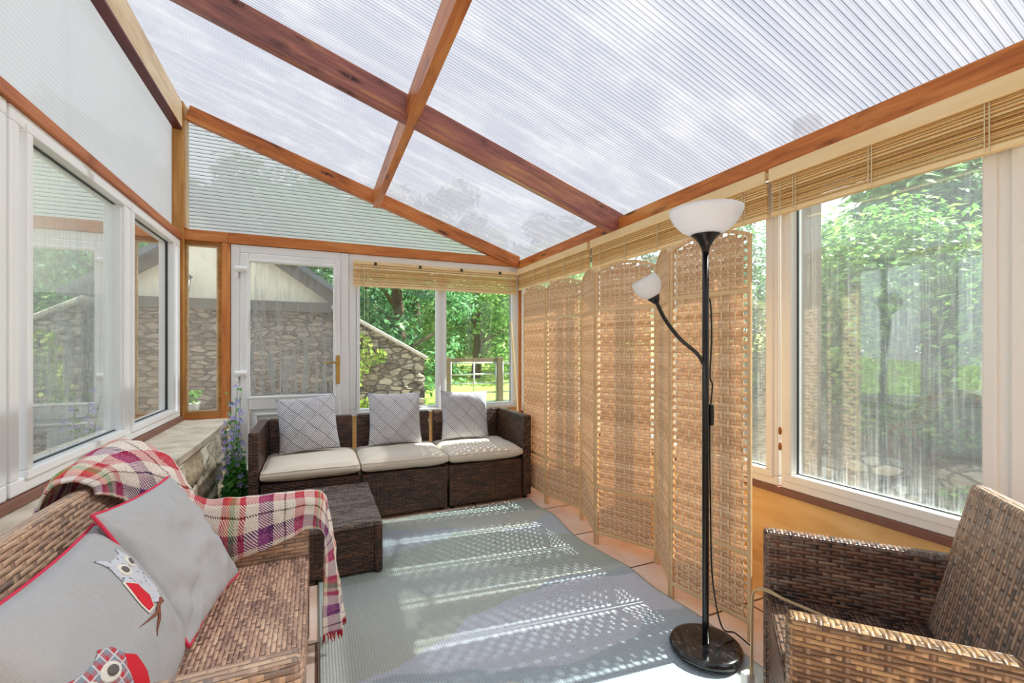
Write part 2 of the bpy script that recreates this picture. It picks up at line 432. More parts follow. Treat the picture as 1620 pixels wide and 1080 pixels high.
# ---- windows
def frame_rect(axis, c, a0, a1, z0, z1, w_, d, mb):
    """a rectangular frame on the plane axis=c, bars w_ wide, d deep, bevelled later"""
    def bx(p, q, r, s_):
        if axis == 'x': mb.box(c-d/2, c+d/2, p, q, r, s_)
        else: mb.box(p, q, c-d/2, c+d/2, r, s_)
    bx(a0, a1, z0, z0+w_); bx(a0, a1, z1-w_, z1); bx(a0, a0+w_, z0+w_, z1-w_); bx(a1-w_, a1, z0+w_, z1-w_)
def window(n, axis, c, a0, a1, z0, z1, outer, panes, inner, mat, gl, room, pane_z, d=.07):
    """outer frame; every pane (p0, p1) has its own bead, gasket and sheet of glass; room = +1/-1 side the room lies on"""
    t = thing('window_%d' % n, None, None, kind='structure')
    m = MB(); frame_rect(axis, c, a0, a1, z0, z1, outer, d, m)
    ps = sorted(panes)
    for (p, q), (r, s_) in zip(ps, ps[1:]):
        if axis == 'x': m.box(c-d/2+.004, c+d/2-.004, q-.005, r+.005, z0+outer, z1-outer)
        else: m.box(q-.005, r+.005, c-d/2+.004, c+d/2-.004, z0+outer, z1-outer)
    m.build('window_frame', mat, t, bevel=.006)
    for (p, q) in ps:
        g = MB(); frame_rect(axis, c+room*.012, p-inner, q+inner, pane_z[0]-inner, pane_z[1]+inner, inner, d-.004, g)
        g.build('glazing_bead', mat, t, bevel=.005)
        k = MB(); frame_rect(axis, c+room*.004, p-.003, q+.003, pane_z[0]-.003, pane_z[1]+.003, .006, .012, k)
        k.build('gasket', BLACKG, t)
        g = MB()
        if axis == 'x': g.box(c-.003, c+.003, p-.003, q+.003, pane_z[0]-.003, pane_z[1]+.003)
        else: g.box(p-.003, q+.003, c-.003, c+.003, pane_z[0]-.003, pane_z[1]+.003)
        g.build('pane', gl[ps.index((p, q))] if isinstance(gl, list) else gl, t)
    return t
# left: big pane and narrow pane, and the next bay nearer the camera
window(1, 'x', XL-.01, 2.10, 4.20, .685, 2.05, .055, [(2.218, 3.078), (3.227, 4.00)], .035, PVC, [GL_left, GL_left2], 1, (.765, 1.985), .08)
window(2, 'x', XL-.01, -.2, 2.085, .685, 2.05, .055, [(-.08, .95), (1.09, 1.985)], .035, PVC, GL_left, 1, (.765, 1.985), .08)
# right: run of panes
for i, (a0, a1, ps) in enumerate([(2.86, 4.28, [(2.94, 3.55), (3.63, 4.2)]), (1.415, 2.845, [(1.47, 2.09), (2.17, 2.76)]), (-.02, 1.40, [(.04, .615), (.715, 1.345)])]):
    window(3+i, 'x', XR+.02, a0, a1, .565, 2.0, .045, ps, .035, PVCc, GL_right, -1, (.635, 1.93), .08)
# back: two panes beside the door
window(6, 'y', YB+.02, .27, 1.955, .60, 2.065, .06, [(.363, 1.078), (1.166, 1.864)], .03, PVC, GL_clear, -1, (.638, 1.96), .08)
# narrow wooden framed side light
t = thing('window_7', None, None, kind='structure')
m = MB(); frame_rect('y', YB+.01, -.975, -.70, .672, 2.07, .028, .06, m); m.build('window_frame', W_post, t, bevel=.003)
m = MB(); frame_rect('y', YB+.01, -.948, -.728, .70, 2.042, .014, .03, m); m.build('glazing_bead', W_pale, t, bevel=.002)
MB().box(-.935, -.741, YB+.006, YB+.012, .713, 2.03).build('pane', GL_side, t)
# ---- the door
t = thing('door_1', None, None, kind='structure')
m = MB(); y0, y1 = YB-.03, YB+.05
m.box(-.64, -.575, y0, y1, 0, 2.065); m.box(.20, .268, y0, y1, 0, 2.065); m.box(-.575, .20, y0, y1, 2.0, 2.065)
m.build('door_frame', PVC, t, bevel=.006)
m = MB(); y0, y1 = YB-.045, YB+.02
m.box(-.572, -.51, y0, y1, .02, 1.997); m.box(.148, .197, y0, y1, .02, 1.997)
m.box(-.51, .148, y0, y1, 1.935, 1.997); m.box(-.51, .148, y0, y1, .70, .80); m.box(-.51, .148, y0, y1, .02, .14)
m.box(-.50, .14, YB-.02, YB+.01, .13, .71)
dl = m.build('door_leaf', PVC, t, bevel=.008)
m = MB(); frame_rect('y', YB-.02, -.525, .16, .79, 1.95, .022, .062, m); m.build('glazing_bead', PVC, t, bevel=.006)
m = MB(); frame_rect('y', YB-.035, -.47, .11, .17, .67, .02, .02, m); m.build('panel_moulding', PVC, t, bevel=.006)
MB().box(-.506, .143, YB-.02, YB-.014, .805, 1.934).build('pane', GL_door, t)
for zz in (1.0, 1.855, .22):
    m = MB(); m.tube([(-.61, YB-.055, zz+.005), (-.52, YB-.055, zz+.005)], .025, 14); m.box(-.605, -.58, YB-.06, YB-.03, zz-.07, zz-.01)
    m.build('hinge', PVC, t, bevel=.006)
m = MB(); m.box(.163, .193, YB-.053, YB-.045, .90, 1.15); m.build('handle_plate', BRASS, t, bevel=.003)
m = MB(); m.tube([(.178, YB-.05, 1.09), (.178, YB-.085, 1.09), (.172, YB-.095, 1.09), (.06, YB-.095, 1.085)], [.009, .009, .009, .007], 12)
m.build('handle', BRASS, t)
m = MB(); m.tube([(.178, YB-.05, .96), (.178, YB-.058, .96)], .009, 12); m.build('key_cylinder', BRASS, t)

# ---- timber
def trim(n, mb, mat, bev=.004): return mb.build('trim_%s' % n, mat, kind='structure', bevel=bev)
trim(1, MB().beam((XL+.02, 4.2, 2.075), (XL+.02, YF, 2.075), .05, .05), W_redrail)                 # rail on the left windows
trim(2, MB().beam((-.655, YB-.005, 2.11), (XR-.04, YB-.005, 2.11), .08, .085).beam((-.98, YB-.005, 2.11), (-.655, YB-.005, 2.11), .078, .084), W_rail)
trim(3, MB().beam((-.672, YB, .60), (-.672, YB, 2.068), .08, .058, up=(1, 0, 0)), W_rail)      # post beside the door
trim(4, MB().beam((-.995, YB-.03, .66), (-.995, YB-.03, roofz(XL)-.005), .09, .09, up=(1, 0, 0)), W_post)
trim(5, MB().beam((-.94, YB-.02, 2.155), (-.94, YB-.02, roofz(-.94)-.02), .06, .02, up=(1, 0, 0)), W_pale, .002)
# rafters : bars that run down the slope
def rafter(x0, x1, y, wd, dep, zoff=0):
    c = roofz(0)-zoff-dep/2*1.054
    return MB().beam((x0, y, c-.335*x0), (x1, y, c-.335*x1), wd, dep)
trim(6, rafter(-.925, XR-.06, YB-.04, .06, .115), W_beam)
for i, y in enumerate((2.60, -.10, -.98)):
    trim(7+i, rafter(-.90, XR-.03, y, .055, .15), W_dark)
PX = .50
trim(10, MB().beam((PX, YB-.075, roofz(PX)-.085), (PX, YF+.02, roofz(PX)-.085), .055, .155), W_beam)
trim(11, MB().beam((XR-.025, YB-.01, 2.075), (XR-.025, YF, 2.075), .05, .105), W_beam)
trim(12, MB().beam((XL+.015, YB-.09, 3.02), (XL+.015, YF, 3.02), .05, .20), W_pale)
trim(13, MB().beam((XL+.012, YB-.09, 2.913), (XL+.012, YF, 2.913), .06, .018), W_red, .002)  # thin dark red strip along the underside of the pale beam
trim(14, MB().beam((XR-.005, YF, .548), (XR-.005, YB, .548), .04, .034), W_brown)
trim(15, MB().beam((XL+.02, YF, .665), (XL+.02, YB-.04, .665), .05, .036), W_brown)
trim(16, MB().beam((XR-.02, YB-.015, .0), (XR-.02, YB-.015, 2.07), .05, .05, up=(1, 0, 0)), W_rail)
m = MB(); m.box(-.99, -.70, YB-.02, YB+.03, .645, .675); trim(17, m, W_rail)
m = MB(); m.box(.26, XR-.04, YB-.01, YB+.06, 1.98, 2.07); trim(18, m, PVC)

# ---- polycarbonate sheets
def uvm(u, v): return (u, v)
def sheet(name, p00, p10, p11, p01, mat, th=.012):
    """a thin plate; u along p00->p10"""
    P = [Vector(p) for p in (p00, p10, p11, p01)]; n = (P[1]-P[0]).cross(P[3]-P[0]).normalized()*th
    ux = (P[1]-P[0]).normalized(); vx = (P[3]-P[0]); vx = (vx-ux*vx.dot(ux)).normalized()
    m = MB(); m.v = P+[p+n for p in P]
    uv = [((p-P[0]).dot(ux), (p-P[0]).dot(vx)) for p in P]
    m.face([0, 1, 2, 3], uv); m.face([7, 6, 5, 4], uv[::-1])
    for i in range(4):
        j = (i+1) % 4; m.face([i, i+4, j+4, j], [uv[i], uv[i], uv[j], uv[j]])
    return m.build(name, mat, kind='structure')
b = MB()
def roof_pl(x0, x1, ya, yb, name):
    m = MB(); z = lambda x: roofz(x)
    P = [Vector((x0, ya, z(x0))), Vector((x1, ya, z(x1))), Vector((x1, yb, z(x1))), Vector((x0, yb, z(x0)))]
    m.v = P
    L = (P[1]-P[0]).length; W_ = yb-ya; o = R.uniform(0, 20)
    m.face([0, 1, 2, 3], [(o, ya), (o+L, ya), (o+L, yb), (o, yb)])
    return m.build(name, mat=None) if False else m.build(name, PC_roof, kind='structure')
roof_pl(RX0, RX1, YF-.1, YB+.12, 'ceiling')
m = MB()   # triangle above the back wall rail
P = [(-.99, YB+.03, 2.14), (XR, YB+.03, 2.14), (XR, YB+.03, roofz(XR)), (-.99, YB+.03, roofz(-.99))]
m.v = [Vector(p) for p in P]; m.face([0, 1, 2, 3], [(p[0], p[2]) for p in P]); m.build('wall_back_gable', PC_gable, kind='structure')
m = MB()
P = [(XL-.03, YF, 2.06), (XL-.03, YB, 2.06), (XL-.03, YB, roofz(XL)), (XL-.03, YF, roofz(XL))]
m.v = [Vector(p) for p in P]; m.face([0, 1, 2, 3], [(p[1], p[2]) for p in P]); m.build('wall_left_upper', PC_left, kind='structure')

# ---------------------------------------------------------------- rug
import bisect
def interp(pts):
    xs = [p[0] for p in pts]
    def f(x):
        if x <= xs[0]: return pts[0][1]
        if x >= xs[-1]: return pts[-1][1]
        i = bisect.bisect(xs, x)-1; a, b = pts[i], pts[i+1]; t = (x-a[0])/(b[0]-a[0]); t = t*t*(3-2*t)
        return a[1]+(b[1]-a[1])*t
    return f
RUG = [  # lower boundary in y of each band, from the far end forward, and its colour
    (interp([(0, 3.33), (.45, 3.27), (.7, 3.15), (.9, 3.11), (1.12, 3.10), (1.34, 3.02), (1.6, 2.98)]), 'a3b8b4'),
    (interp([(0, 3.08), (.41, 3.03), (.73, 2.95), (1.06, 2.77), (1.27, 2.73), (1.55, 2.88)]), 'c2cdc4'),
    (interp([(0, 2.60), (.36, 2.66), (.53, 2.71), (.71, 2.74), (.85, 2.82), (1.06, 2.765), (1.2, 2.67), (1.39, 2.54), (1.55, 2.5)]), 'b6c7d4'),
    (interp([(0, 2.40), (.4, 2.42), (.8, 2.38), (1.1, 2.2), (1.25, 2.12), (1.55, 2.04)]), 'a5b7b0'),
    (interp([(0, 2.23), (.3, 2.19), (.52, 2.135), (.75, 2.10), (.95, 2.06), (1.15, 2.09), (1.5, 2.01)]), 'b8c8c6'),
    (interp([(0, 1.66), (.24, 1.707), (.49, 1.80), (.64, 1.915), (.956, 1.987), (1.15, 2.06), (1.5, 2.0)]), 'c0ccc4'),
    (interp([(0, 1.66), (.24, 1.707), (.49, 1.80), (.64, 1.915), (.956, 1.987), (1.23, 2.01), (1.55, 1.92)]), 'a5bacb'),
    (interp([(0, 1.60), (.23, 1.68), (.47, 1.61), (.67, 1.53), (.9, 1.47), (1.2, 1.50), (1.4, 1.62), (1.55, 1.58)]), 'cdd8ea'),
    (interp([(0, 1.2), (.4, 1.35), (.62, 1.48), (.9, 1.25), (1.2, 1.15), (1.55, 1.2)]), 'abc0d0'),
    (interp([(0, -9), (1, -9)]), 'c6cec6'),
]
rx0, rx1, ry0, ry1 = .01, 1.55, .95, 3.225
NX, NY = 220, 330
def rug_edge(y): return .018*math.sin(y*4.1+1)+.012*math.sin(y*9.7)
def rugz(x, y):
    e = max(0, (x-1.40)/.15)
    return .009+.012*e*max(0, math.sin(y*7.0+.5))**2+.001*noise.noise(Vector((x*3, y*3, 0)))
m = MB()
m.grid(lambda u, v: (rx0+(rx1+rug_edge(ry0+(ry1-ry0)*v)-rx0)*u, ry0+(ry1-ry0)*v, rugz(rx0+(rx1-rx0)*u, ry0+(ry1-ry0)*v)), NX, NY, uvf=lambda u, v: (u*1.54, v*(ry1-ry0)))
mr = Mat('woven_rug'); at = mr.n('ShaderNodeAttribute', attribute_name='print')
u, v, _ = mr.xyz('UV')
wv = ((u/.011).fract()*PI).sin()*(((v/.008)+((u/.011).floor())*.5).fract()*PI).sin()
cw = mr.mix(wv.step(.1, .8)*.55, at.outputs['Color'], lin((222, 224, 216)))
edge = u.lt(.012).mx(u.gt(1.528)).mx(v.gt(ry1-ry0-.014))
cw = mr.mix(edge*.6, cw, lin((176, 186, 178)))
M_rug = mr.done(mr.bsdf(cw, .75, mr.bump(wv, .0025), .25))
rug = m.build('rug', M_rug, org=(0, 0, 0)); tag(rug, 'pale green and blue-grey woven rug with wave print on floor', 'rug')
ca = rug.data.color_attributes.new('print', 'FLOAT_COLOR', 'POINT')
for i, vt in enumerate(rug.data.vertices):
    x, y = vt.co.x, vt.co.y
    for k, (f, c) in enumerate(RUG):
        if y > f(x): break
    ca.data[i].color = lin(c)
md = rug.modifiers.new('solid', 'SOLIDIFY'); md.thickness = .006; md.offset = -1

# ---------------------------------------------------------------- rattan sofa of three modules
RT_dark = rattan('dark_rattan', ['241611', '3a241a', '523424', '6e4a35'], p=.0105, q=.030, rough=.28)
RT_table = rattan('grey_brown_rattan', ['3a302d', '5a4d48', '7d6d66', '93837b'], p=.0095, q=.019, rough=.28, stake=.5)
RT_light = rattan('weathered_rattan', ['8d7a70', 'b09280', 'd6b092', 'bd9f87', 'e6c4a2'], p=.0145, q=.036, rough=.36, gap='2a1a14')
RT_seat = rattan('brown_rattan_seat', ['846a5e', 'ad8a78', 'd0a98e', 'e6c3a6'], p=.0125, q=.024, rough=.30, gap='2a1a14', swap=True, bands=.6)
RT_chair = rattan('two_tone_rattan', ['38302e', '5c4035', '805a47', '6e5f56', 'a07f68'], p=.0115, q=.036, rough=.33, bands=.6)
RT_chair2 = rattan('two_tone_rattan_back', ['6c6764', '987c69', 'b99880', '84776f', 'c9a68b'], p=.0125, q=.034, rough=.33, bands=.6)
RT_chair3 = rattan('two_tone_rattan_arm', ['4a3424', '74553a', '957350', 'aa875f'], p=.0115, q=.036, rough=.30, bands=.5)

def fabric(name, col, scale=420, bd=.0006, dark=.12, rough=.9):
    m = Mat(name); v = m.coord('Object'); u1, v1, _ = m.xyz('UV')
    a = m.noise(v, scale, 2); b_ = m.noise(v, 7, 3)
    c = lin(col); d = tuple(x*(1-dark) for x in c[:3])+(1,); e = tuple(min(1, x*(1+dark)) for x in c[:3])+(1,)
    cc = m.mix((a*.7+b_*.3).clamp(), d, e)
    return m.done(m.bsdf(cc, rough, m.bump(a+b_*2, bd), .15))
F_cream = fabric('cream_cushion_cloth', 'ded5c6', 500, .0006, .05)

SY0, SY1 = 3.26, 3.89
def module(name, x0, x1, arm, label):
    t = thing(name, label, 'sofa', ((x0+x1)/2, SY0+.3, 0)); o = t.location
    a0 = x0+(.065 if arm == 'l' else 0); a1 = x1-(.075 if arm == 'r' else 0)
    MB().box(a0+.004, a1-.004, SY0+.005, SY1-.02, .025, .33).build('seat_base', RT_dark, t, o, bevel=.01)
    MB().box(a0+(.0 if arm == 'l' else .014), a1-(.0 if arm == 'r' else .014), SY1-.08, SY1, .03, .675).build('backrest', RT_dark, t, o, bevel=.012)
    if arm == 'l': MB().box(x0, x0+.062, SY0, SY1+.0, .03, .672).build('armrest', RT_dark, t, o, bevel=.012)
    if arm == 'r': MB().box(x1-.073, x1, SY0, SY1+.0, .03, .672).build('armrest', RT_dark, t, o, bevel=.012)
    for sx in (x0+.04, x1-.04):
        for sy in (SY0+.05, SY1-.05):
            MB().lathe([(.0, 0), (.018, 0), (.02, .03), (0, .03)], (sx, sy, 0), 12).build('foot', BLACKG, t, o)
    return t
module('rattan_sofa_module', -.396, .281, 'l', 'dark rattan sofa section with armrest, beside the purple flowers')
module('rattan_sofa_module', .287, .906, '', 'dark armless rattan sofa section, middle of the three')
module('rattan_sofa_module', .912, 1.597, 'r', 'dark rattan sofa section with armrest, next to folding screen')
def cushion(x0, x1, label):
    cx, cyy = (x0+x1)/2, (SY0+SY1-.08)/2; hw, hd, T = (x1-x0)/2, (SY1-.085-SY0)/2+.004, .05
    sd = R.uniform(0, 50)
    def top(sg):
        def f(u, v):
            a, b_ = u*2-1, v*2-1
            ed = (1-abs(a)**7)*(1-abs(b_)**7)
            x_ = cx+a*hw*(1-.012*(1-ed)); y_ = cyy+b_*hd
            z_ = .384+sg*(T*(.66+.34*ed)*(1 if ed > 0 else .66)+.006*ed)
            z_ += .006*noise.noise(Vector((x_*7+sd, y_*9, 0)))*sg
            return (x_, y_, z_)
        return f
    m = MB(); N = 26
    m.grid(top(1), N, N, uvf=lambda u, v: (u*.6, v*.6)); m.grid(top(-1), N, N, uvf=lambda u, v: (u*.6, v*.6))
    # side band
    def side(u, v):
        k = u*4; i = int(min(3, math.floor(k))); f = k-i
        a, b_ = [(f*2-1, -1), (1, f*2-1), (1-f*2, 1), (-1, 1-f*2)][i]
        p = top(1)((a+1)/2, (b_+1)/2); q = top(-1)((a+1)/2, (b_+1)/2)
        bul = .006*math.sin(v*PI)
        return (p[0]*(1-v)+q[0]*v+a*bul*(abs(a) == 1), p[1]*(1-v)+q[1]*v+b_*bul*(abs(b_) == 1), p[2]*(1-v)+q[2]*v)
    m.grid(side, N*4, 5, uvf=lambda u, v: (u*2.4, v*.1))
    t = thing('seat_cushion', label, 'cushion', (cx, cyy, .333)); 
    m.build('cushion_body', F_cream, t, t.location, smooth=True)
    pipe = [top(1)(u_, v_) for u_, v_ in [(i/20, 0) for i in range(20)]+[(1, i/20) for i in range(20)]+[(1-i/20, 1) for i in range(20)]+[(0, 1-i/20) for i in range(21)]]
    MB().tube(pipe, .0035, 6).build('piping', F_cream, t, t.location)
    return t
cushion(-.328, .278, 'cream seat cushion beside left sofa armrest')
cushion(.290, .905, 'cream seat cushion in middle of the rattan sofa')
cushion(.915, 1.518, 'cream seat cushion partly in bright sun by right armrest')

# coffee table
t = thing('coffee_table', 'low dark rattan coffee table, a square box, before the sofa', 'table', (-.03, 2.85, 0)); o = t.location
MB().box(-.375, .315, 2.49, 3.21, .02, .275).build('table_base', RT_dark, t, o, bevel=.008)
MB().box(-.39, .325, 2.475, 3.225, .262, .292).build('tabletop', RT_table, t, o, bevel=.008)
for sx in (-.365, .305):
    for sy in (2.50, 3.20): MB().beam((sx, sy, .011), (sx, sy, .264), .045, .045, up=(1, 0, 0)).build('leg', RT_dark, t, o, bevel=.012)

# ---------------------------------------------------------------- scatter cushions
def pillow_mesh(a, b_, T, sd=0, wr=.006, N=40, sag=.04):
    """front and back shells in local x (width), z (height), y thickness (front = -y)"""
    def shell(sg):
        def f(u, v):
            p, q = u*2-1, v*2-1
            k = max(0, (1-p*p)*(1-q*q))
            x_ = a*p*(1-sag*(1-q*q)*abs(p)**3*1.2+.02*abs(p*q)**4); z_ = b_*q*(1-sag*(1-p*p)*abs(q)**3*1.2+.02*abs(p*q)**4)
            th = T*(k**.42)
            n_ = noise.noise(Vector((x_*14+sd, z_*14, sg)))+.5*noise.noise(Vector((x_*30+sd, z_*22, sg)))
            cr = (abs(p*q)**1.5)*noise.noise(Vector((math.atan2(q, p)*9+sd, 1, sg)))*2.2
            return Vector((x_, sg*th+sg*(wr*n_+wr*cr)*(k**.3), z_))
        return f
    m = MB()
    m.grid(shell(-1), N, N, uvf=lambda u, v: ((u-.5)*2*a, (v-.5)*2*b_)); m.grid(shell(1), N, N, uvf=lambda u, v: ((u-.5)*2*a, (v-.5)*2*b_))
    return m, shell(-1)

mp = Mat('diamond_hatch_cloth'); u, v, _ = mp.xyz('UV')
a = (u+v*1.0)*.7071; b_ = (v-u)*.7071
T_ = .088
ia = (a/T_).floor(); ib = (b_/T_*1.0).floor(); fa = (a/T_).fract(); fb = (b_/T_).fract()
par = (ia+ib).mod(2.0)
# nested chevrons inside each lozenge, alternate lozenges turned
d1 = fa.mx(fb); d2 = (1-fa).mx(fb)
dd = d1*par+d2*(1-par)
line = ((dd*8.0).fract()).lt(.5)
brd = fa.lt(.05).mx(fb.lt(.05))
nz_ = mp.noise(mp.comb(u, v, 0.0), 260, 2)
cp = mp.mix((line*.85).mx(brd*.9), lin('e9eaee'), lin('3c3f4b'))
cp = mp.mix((nz_-.5)*.3, cp, lin('b8bac2'))
F_diamond = mp.done(mp.bsdf(cp, .8, mp.bump(nz_, .0004), .2))
def place(t, c, xdir, zdir):
    x_ = Vector(xdir).normalized(); z_ = Vector(zdir); z_ = (z_-x_*z_.dot(x_)).normalized(); y_ = z_.cross(x_)
    t.matrix_world = Matrix(((x_.x, y_.x, z_.x, c[0]), (x_.y, y_.y, z_.y, c[1]), (x_.z, y_.z, z_.z, c[2]), (0, 0, 0, 1)))
def scatter(c, hw, hh, roll, lean, yaw, label, sd):
    m, fr = pillow_mesh(hw, hh, .055, sd, .007)
    o = m.build('scatter_cushion', F_diamond); tag(o, label, 'cushion')
    o.rotation_euler = (-lean, roll, yaw); o.location = c
    return o
scatter((-.055, 3.70, .645), .205, .205, -.075, .28, .03, 'grey patterned scatter cushion beside left sofa armrest', 3)
scatter((.588, 3.72, .645), .208, .208, .01, .26, .0, 'grey patterned scatter cushion on the middle sofa section', 8)
scatter((1.178, 3.715, .64), .206, .206, .03, .26, -.04, 'grey patterned scatter cushion half in sun near right armrest', 15)

# ---------------------------------------------------------------- loveseat on the left
def tapered_panel(mb, P, th, n):
    """P four corners (counter-clockwise seen from n), extruded by th along -n"""
    P = [Vector(p) for p in P]; n = Vector(n).normalized()*th; b0 = len(mb.v); mb.v += P+[p-n for p in P]
    ux = (P[1]-P[0]).normalized(); vx = (P[3]-P[0]); vx = (vx-ux*vx.dot(ux)).normalized()
    uv = [((p-P[0]).dot(ux), (p-P[0]).dot(vx)) for p in P]
    mb.face([b0, b0+1, b0+2, b0+3], uv); mb.face([b0+7, b0+6, b0+5, b0+4], uv[::-1])
    for i in range(4):
        j = (i+1) % 4; L = (P[j]-P[i]).length
        mb.face([b0+i, b0+i+4, b0+j+4, b0+j], [(0, 0), (0, th), (L, th), (L, 0)])
LY0, LY1, LXF, LXB = .955, 1.99, -.03, -.60
t = thing('rattan_loveseat', 'weathered brown rattan loveseat with tartan throw on its far arm', 'sofa', (-.32, 1.47, 0)); o = t.location
MB().box(LXB+.04, LXF, LY0+.05, LY1-.05, .10, .385).build('seat_base', RT_light, t, o, bevel=.012)
MB().box(LXB+.05, LXF+.004, LY0+.05, LY1-.05, .375, .395).build('seat', RT_seat, t, o, bevel=.008)
m = MB(); tapered_panel(m, [(-.535, LY0+.02, .36), (-.535, LY1-.02, .36), (-.60, LY1-.02, .80), (-.60, LY0+.02, .80)], .05, (1, 0, .15))
m.build('backrest', RT_light, t, o, bevel=.012)
for (ya, yb) in ((LY0, LY0+.055), (LY1-.055, LY1)):
    MB().box(-.585, LXF+.005, ya, yb, .05, .60, taper=(0, 0, 0)).build('armrest', RT_light, t, o, bevel=.012)
for (xx, yy) in ((LXF-.025, LY1-.028), (LXF-.025, LY0+.028), (-.56, LY1-.028), (-.56, LY0+.028)):
    MB().beam((xx, yy, 0), (xx, yy, .11), .05, .05, up=(1, 0, 0)).build('leg', RT_light, t, o, bevel=.01)

# ---------------------------------------------------------------- owl cushions
F_grey = fabric('grey_marl_wool', 'b4b5b6', 520, .0012, .16)
F_pipe = fabric('coral_piping', 'd8405a', 300, .0004, .1)
def big_pillow(name, label, c, xdir, zdir, hw, hh, T, sd, wr=.008):
    t = thing(name, label, 'cushion'); place(t, c, xdir, zdir)
    m, fr = pillow_mesh(hw, hh, T, sd, wr, 56)
    m.build('cushion_cover', F_grey, t, smooth=True)
    per = [(i/24, 0) for i in range(24)]+[(1, i/24) for i in range(24)]+[(1-i/24, 1) for i in range(24)]+[(0, 1-i/24) for i in range(25)]
    MB().tube([fr(*p) for p in per], .0045, 8).build('piping', F_pipe, t)
    return t, fr
pil2, fr2 = big_pillow('throw_cushion', 'plain side of grey wool cushion with coral piping, nearest the throw', (-.386, 1.656, .592), (.118, 1, -.043), (-.504, .0, .85), .216, .207, .058, 21, .016)
pil1, fr1 = big_pillow('owl_cushion', 'grey wool cushion with owl appliques and coral piping, nearest the camera', (-.430, 1.254, .563), (-.011, 1, -.012), (-.493, .0, .85), .262, .205, .080, 33, .006)
def applique(name, poly, mat, lift, fr, hw, hh, t):
    """poly in metres on the cushion face, laid on its surface"""
    import bmesh
    bm = bmesh.new(); vs_ = [bm.verts.new((p[0], p[1], 0)) for p in poly]; f = bm.faces.new(vs_)
    bmesh.ops.triangulate(bm, faces=[f])
    for _ in range(3): bmesh.ops.subdivide_edges(bm, edges=[e for e in bm.edges if e.calc_length() > .006], cuts=1); bmesh.ops.triangulate(bm, faces=bm.faces[:])
    for v_ in bm.verts:
        x_, y_ = v_.co.x, v_.co.y
        p = fr(x_/(2*hw)+.5, y_/(2*hh)+.5); v_.co = p+Vector((0, -lift, 0))
    bmesh.ops.recalc_face_normals(bm, faces=bm.faces[:])
    me = bpy.data.meshes.new(name); bm.to_mesh(me); bm.free(); me.materials.append(mat)
    for p in me.polygons: p.use_smooth = True
    ob = bpy.data.objects.new(name, me); C.objects.link(ob); ob.parent = t
    md = ob.modifiers.new('s', 'SOLIDIFY'); md.thickness = .0012; md.offset = 1
    return ob
def ell(cx, cy_, a, b_, rot=0, n=28): return [(cx+a*math.cos(k)*math.cos(rot)-b_*math.sin(k)*math.sin(rot), cy_+a*math.cos(k)*math.sin(rot)+b_*math.sin(k)*math.cos(rot)) for k in [2*PI*i/n for i in range(n)]]
mk = Mat('knitted_cloth'); v = mk.coord('Object'); aa = mk.noise(v, 240, 2); bb = mk.noise(v, 90, 1)
F_knit = mk.done(mk.bsdf(mk.mix(bb.step(.62, .68)*.8, mk.mix(aa, lin('b6bac6'), lin('e2e4ea')), lin('4d5566')), .9, mk.bump(aa, .001)))
F_white = fabric('white_felt', 'e9e4d8', 300, .0004, .04); F_eye = fabric('grey_felt', '6e6a66', 300, .0004, .1); F_red = fabric('red_felt', 'd9323f', 300, .0003, .06)
F_brown = fabric('brown_stitching', '8a5a48', 300, .0004, .1)
mt = Mat('tartan_patch'); x, y, z = mt.xyz('Object')
s1 = (x/.022).fract().lt(.4); s2 = (z/.022).fract().lt(.4); s3 = (x/.022).fract().gt(.85).mx((z/.022).fract().gt(.85))
ct = mt.mix(s1*.55+s2*.4, lin('8b97a3'), lin('c33b42')); ct = mt.mix(s3*.7, ct, lin('dfe3e6'))
F_tartan = mt.done(mt.bsdf(ct, .9))
HW, HH = .262, .205
def owl(t, fr):
    fit_ = lambda p: (max(-.25, min(.25, 1.28*(p[0]-.049)+.083)), max(-.197, 1.08*p[1]-.0175-.11*(p[0]-.049)))
    A = lambda n_, poly, mat, lift: applique(n_, [fit_(p) for p in poly], mat, lift, fr, HW, HH, t)
    A('owl_body', [(.018, .158), (.022, .12), (.014, .082), (.022, .045), (.040, .008), (.062, -.004), (.086, .002), (.100, .024), (.106, .084), (.108, .128), (.104, .152), (.088, .138), (.046, .136)], F_knit, .0015)
    A('owl_eye', ell(.050, .104, .0165, .0165), F_white, .003); A('owl_pupil', ell(.052, .103, .008, .009), F_eye, .0045)
    A('owl_eye', ell(.089, .110, .0150, .0160), F_white, .003); A('owl_pupil', ell(.091, .109, .0075, .0085), F_eye, .0045)
    A('owl_wing_edge', [(.010, .087), (.044, .066), (.053, .026), (.032, -.001), (.000, .000), (.002, .044)], F_white, .003)
    A('owl_wing', [(.015, .081), (.040, .062), (.047, .026), (.029, .004), (.005, .005), (.007, .044)], F_red, .0045)
    A('owl_twig', [(.086, .000), (.074, .004), (.020, -.008), (-.042, -.004), (.018, -.016), (.060, -.008), (.082, -.012)], F_brown, .002)
    A('owl_twig', [(.040, -.006), (.018, -.020), (-.014, -.048), (.010, -.036), (.050, -.010)], F_brown, .0025)
    A('owl_body', [(-.132, .024), (-.112, .010), (-.106, -.016), (-.108, -.058), (-.120, -.095), (-.165, -.115), (-.205, -.095), (-.222, -.05), (-.215, .010), (-.204, .024), (-.180, .012), (-.152, .012)], F_tartan, .0015)
    A('owl_eye', ell(-.143, -.020, .0175, .0175), F_white, .003); A('owl_pupil', ell(-.141, -.020, .0085, .0095), F_eye, .0045)
    A('owl_eye', ell(-.185, -.022, .0175, .0175), F_white, .003); A('owl_pupil', ell(-.183, -.022, .0085, .0095), F_eye, .0045)
    A('owl_wing', [(-.108, -.014), (-.092, -.034), (-.086, -.075), (-.104, -.112), (-.124, -.085), (-.120, -.045)], F_red, .003)
owl(pil1, fr1)
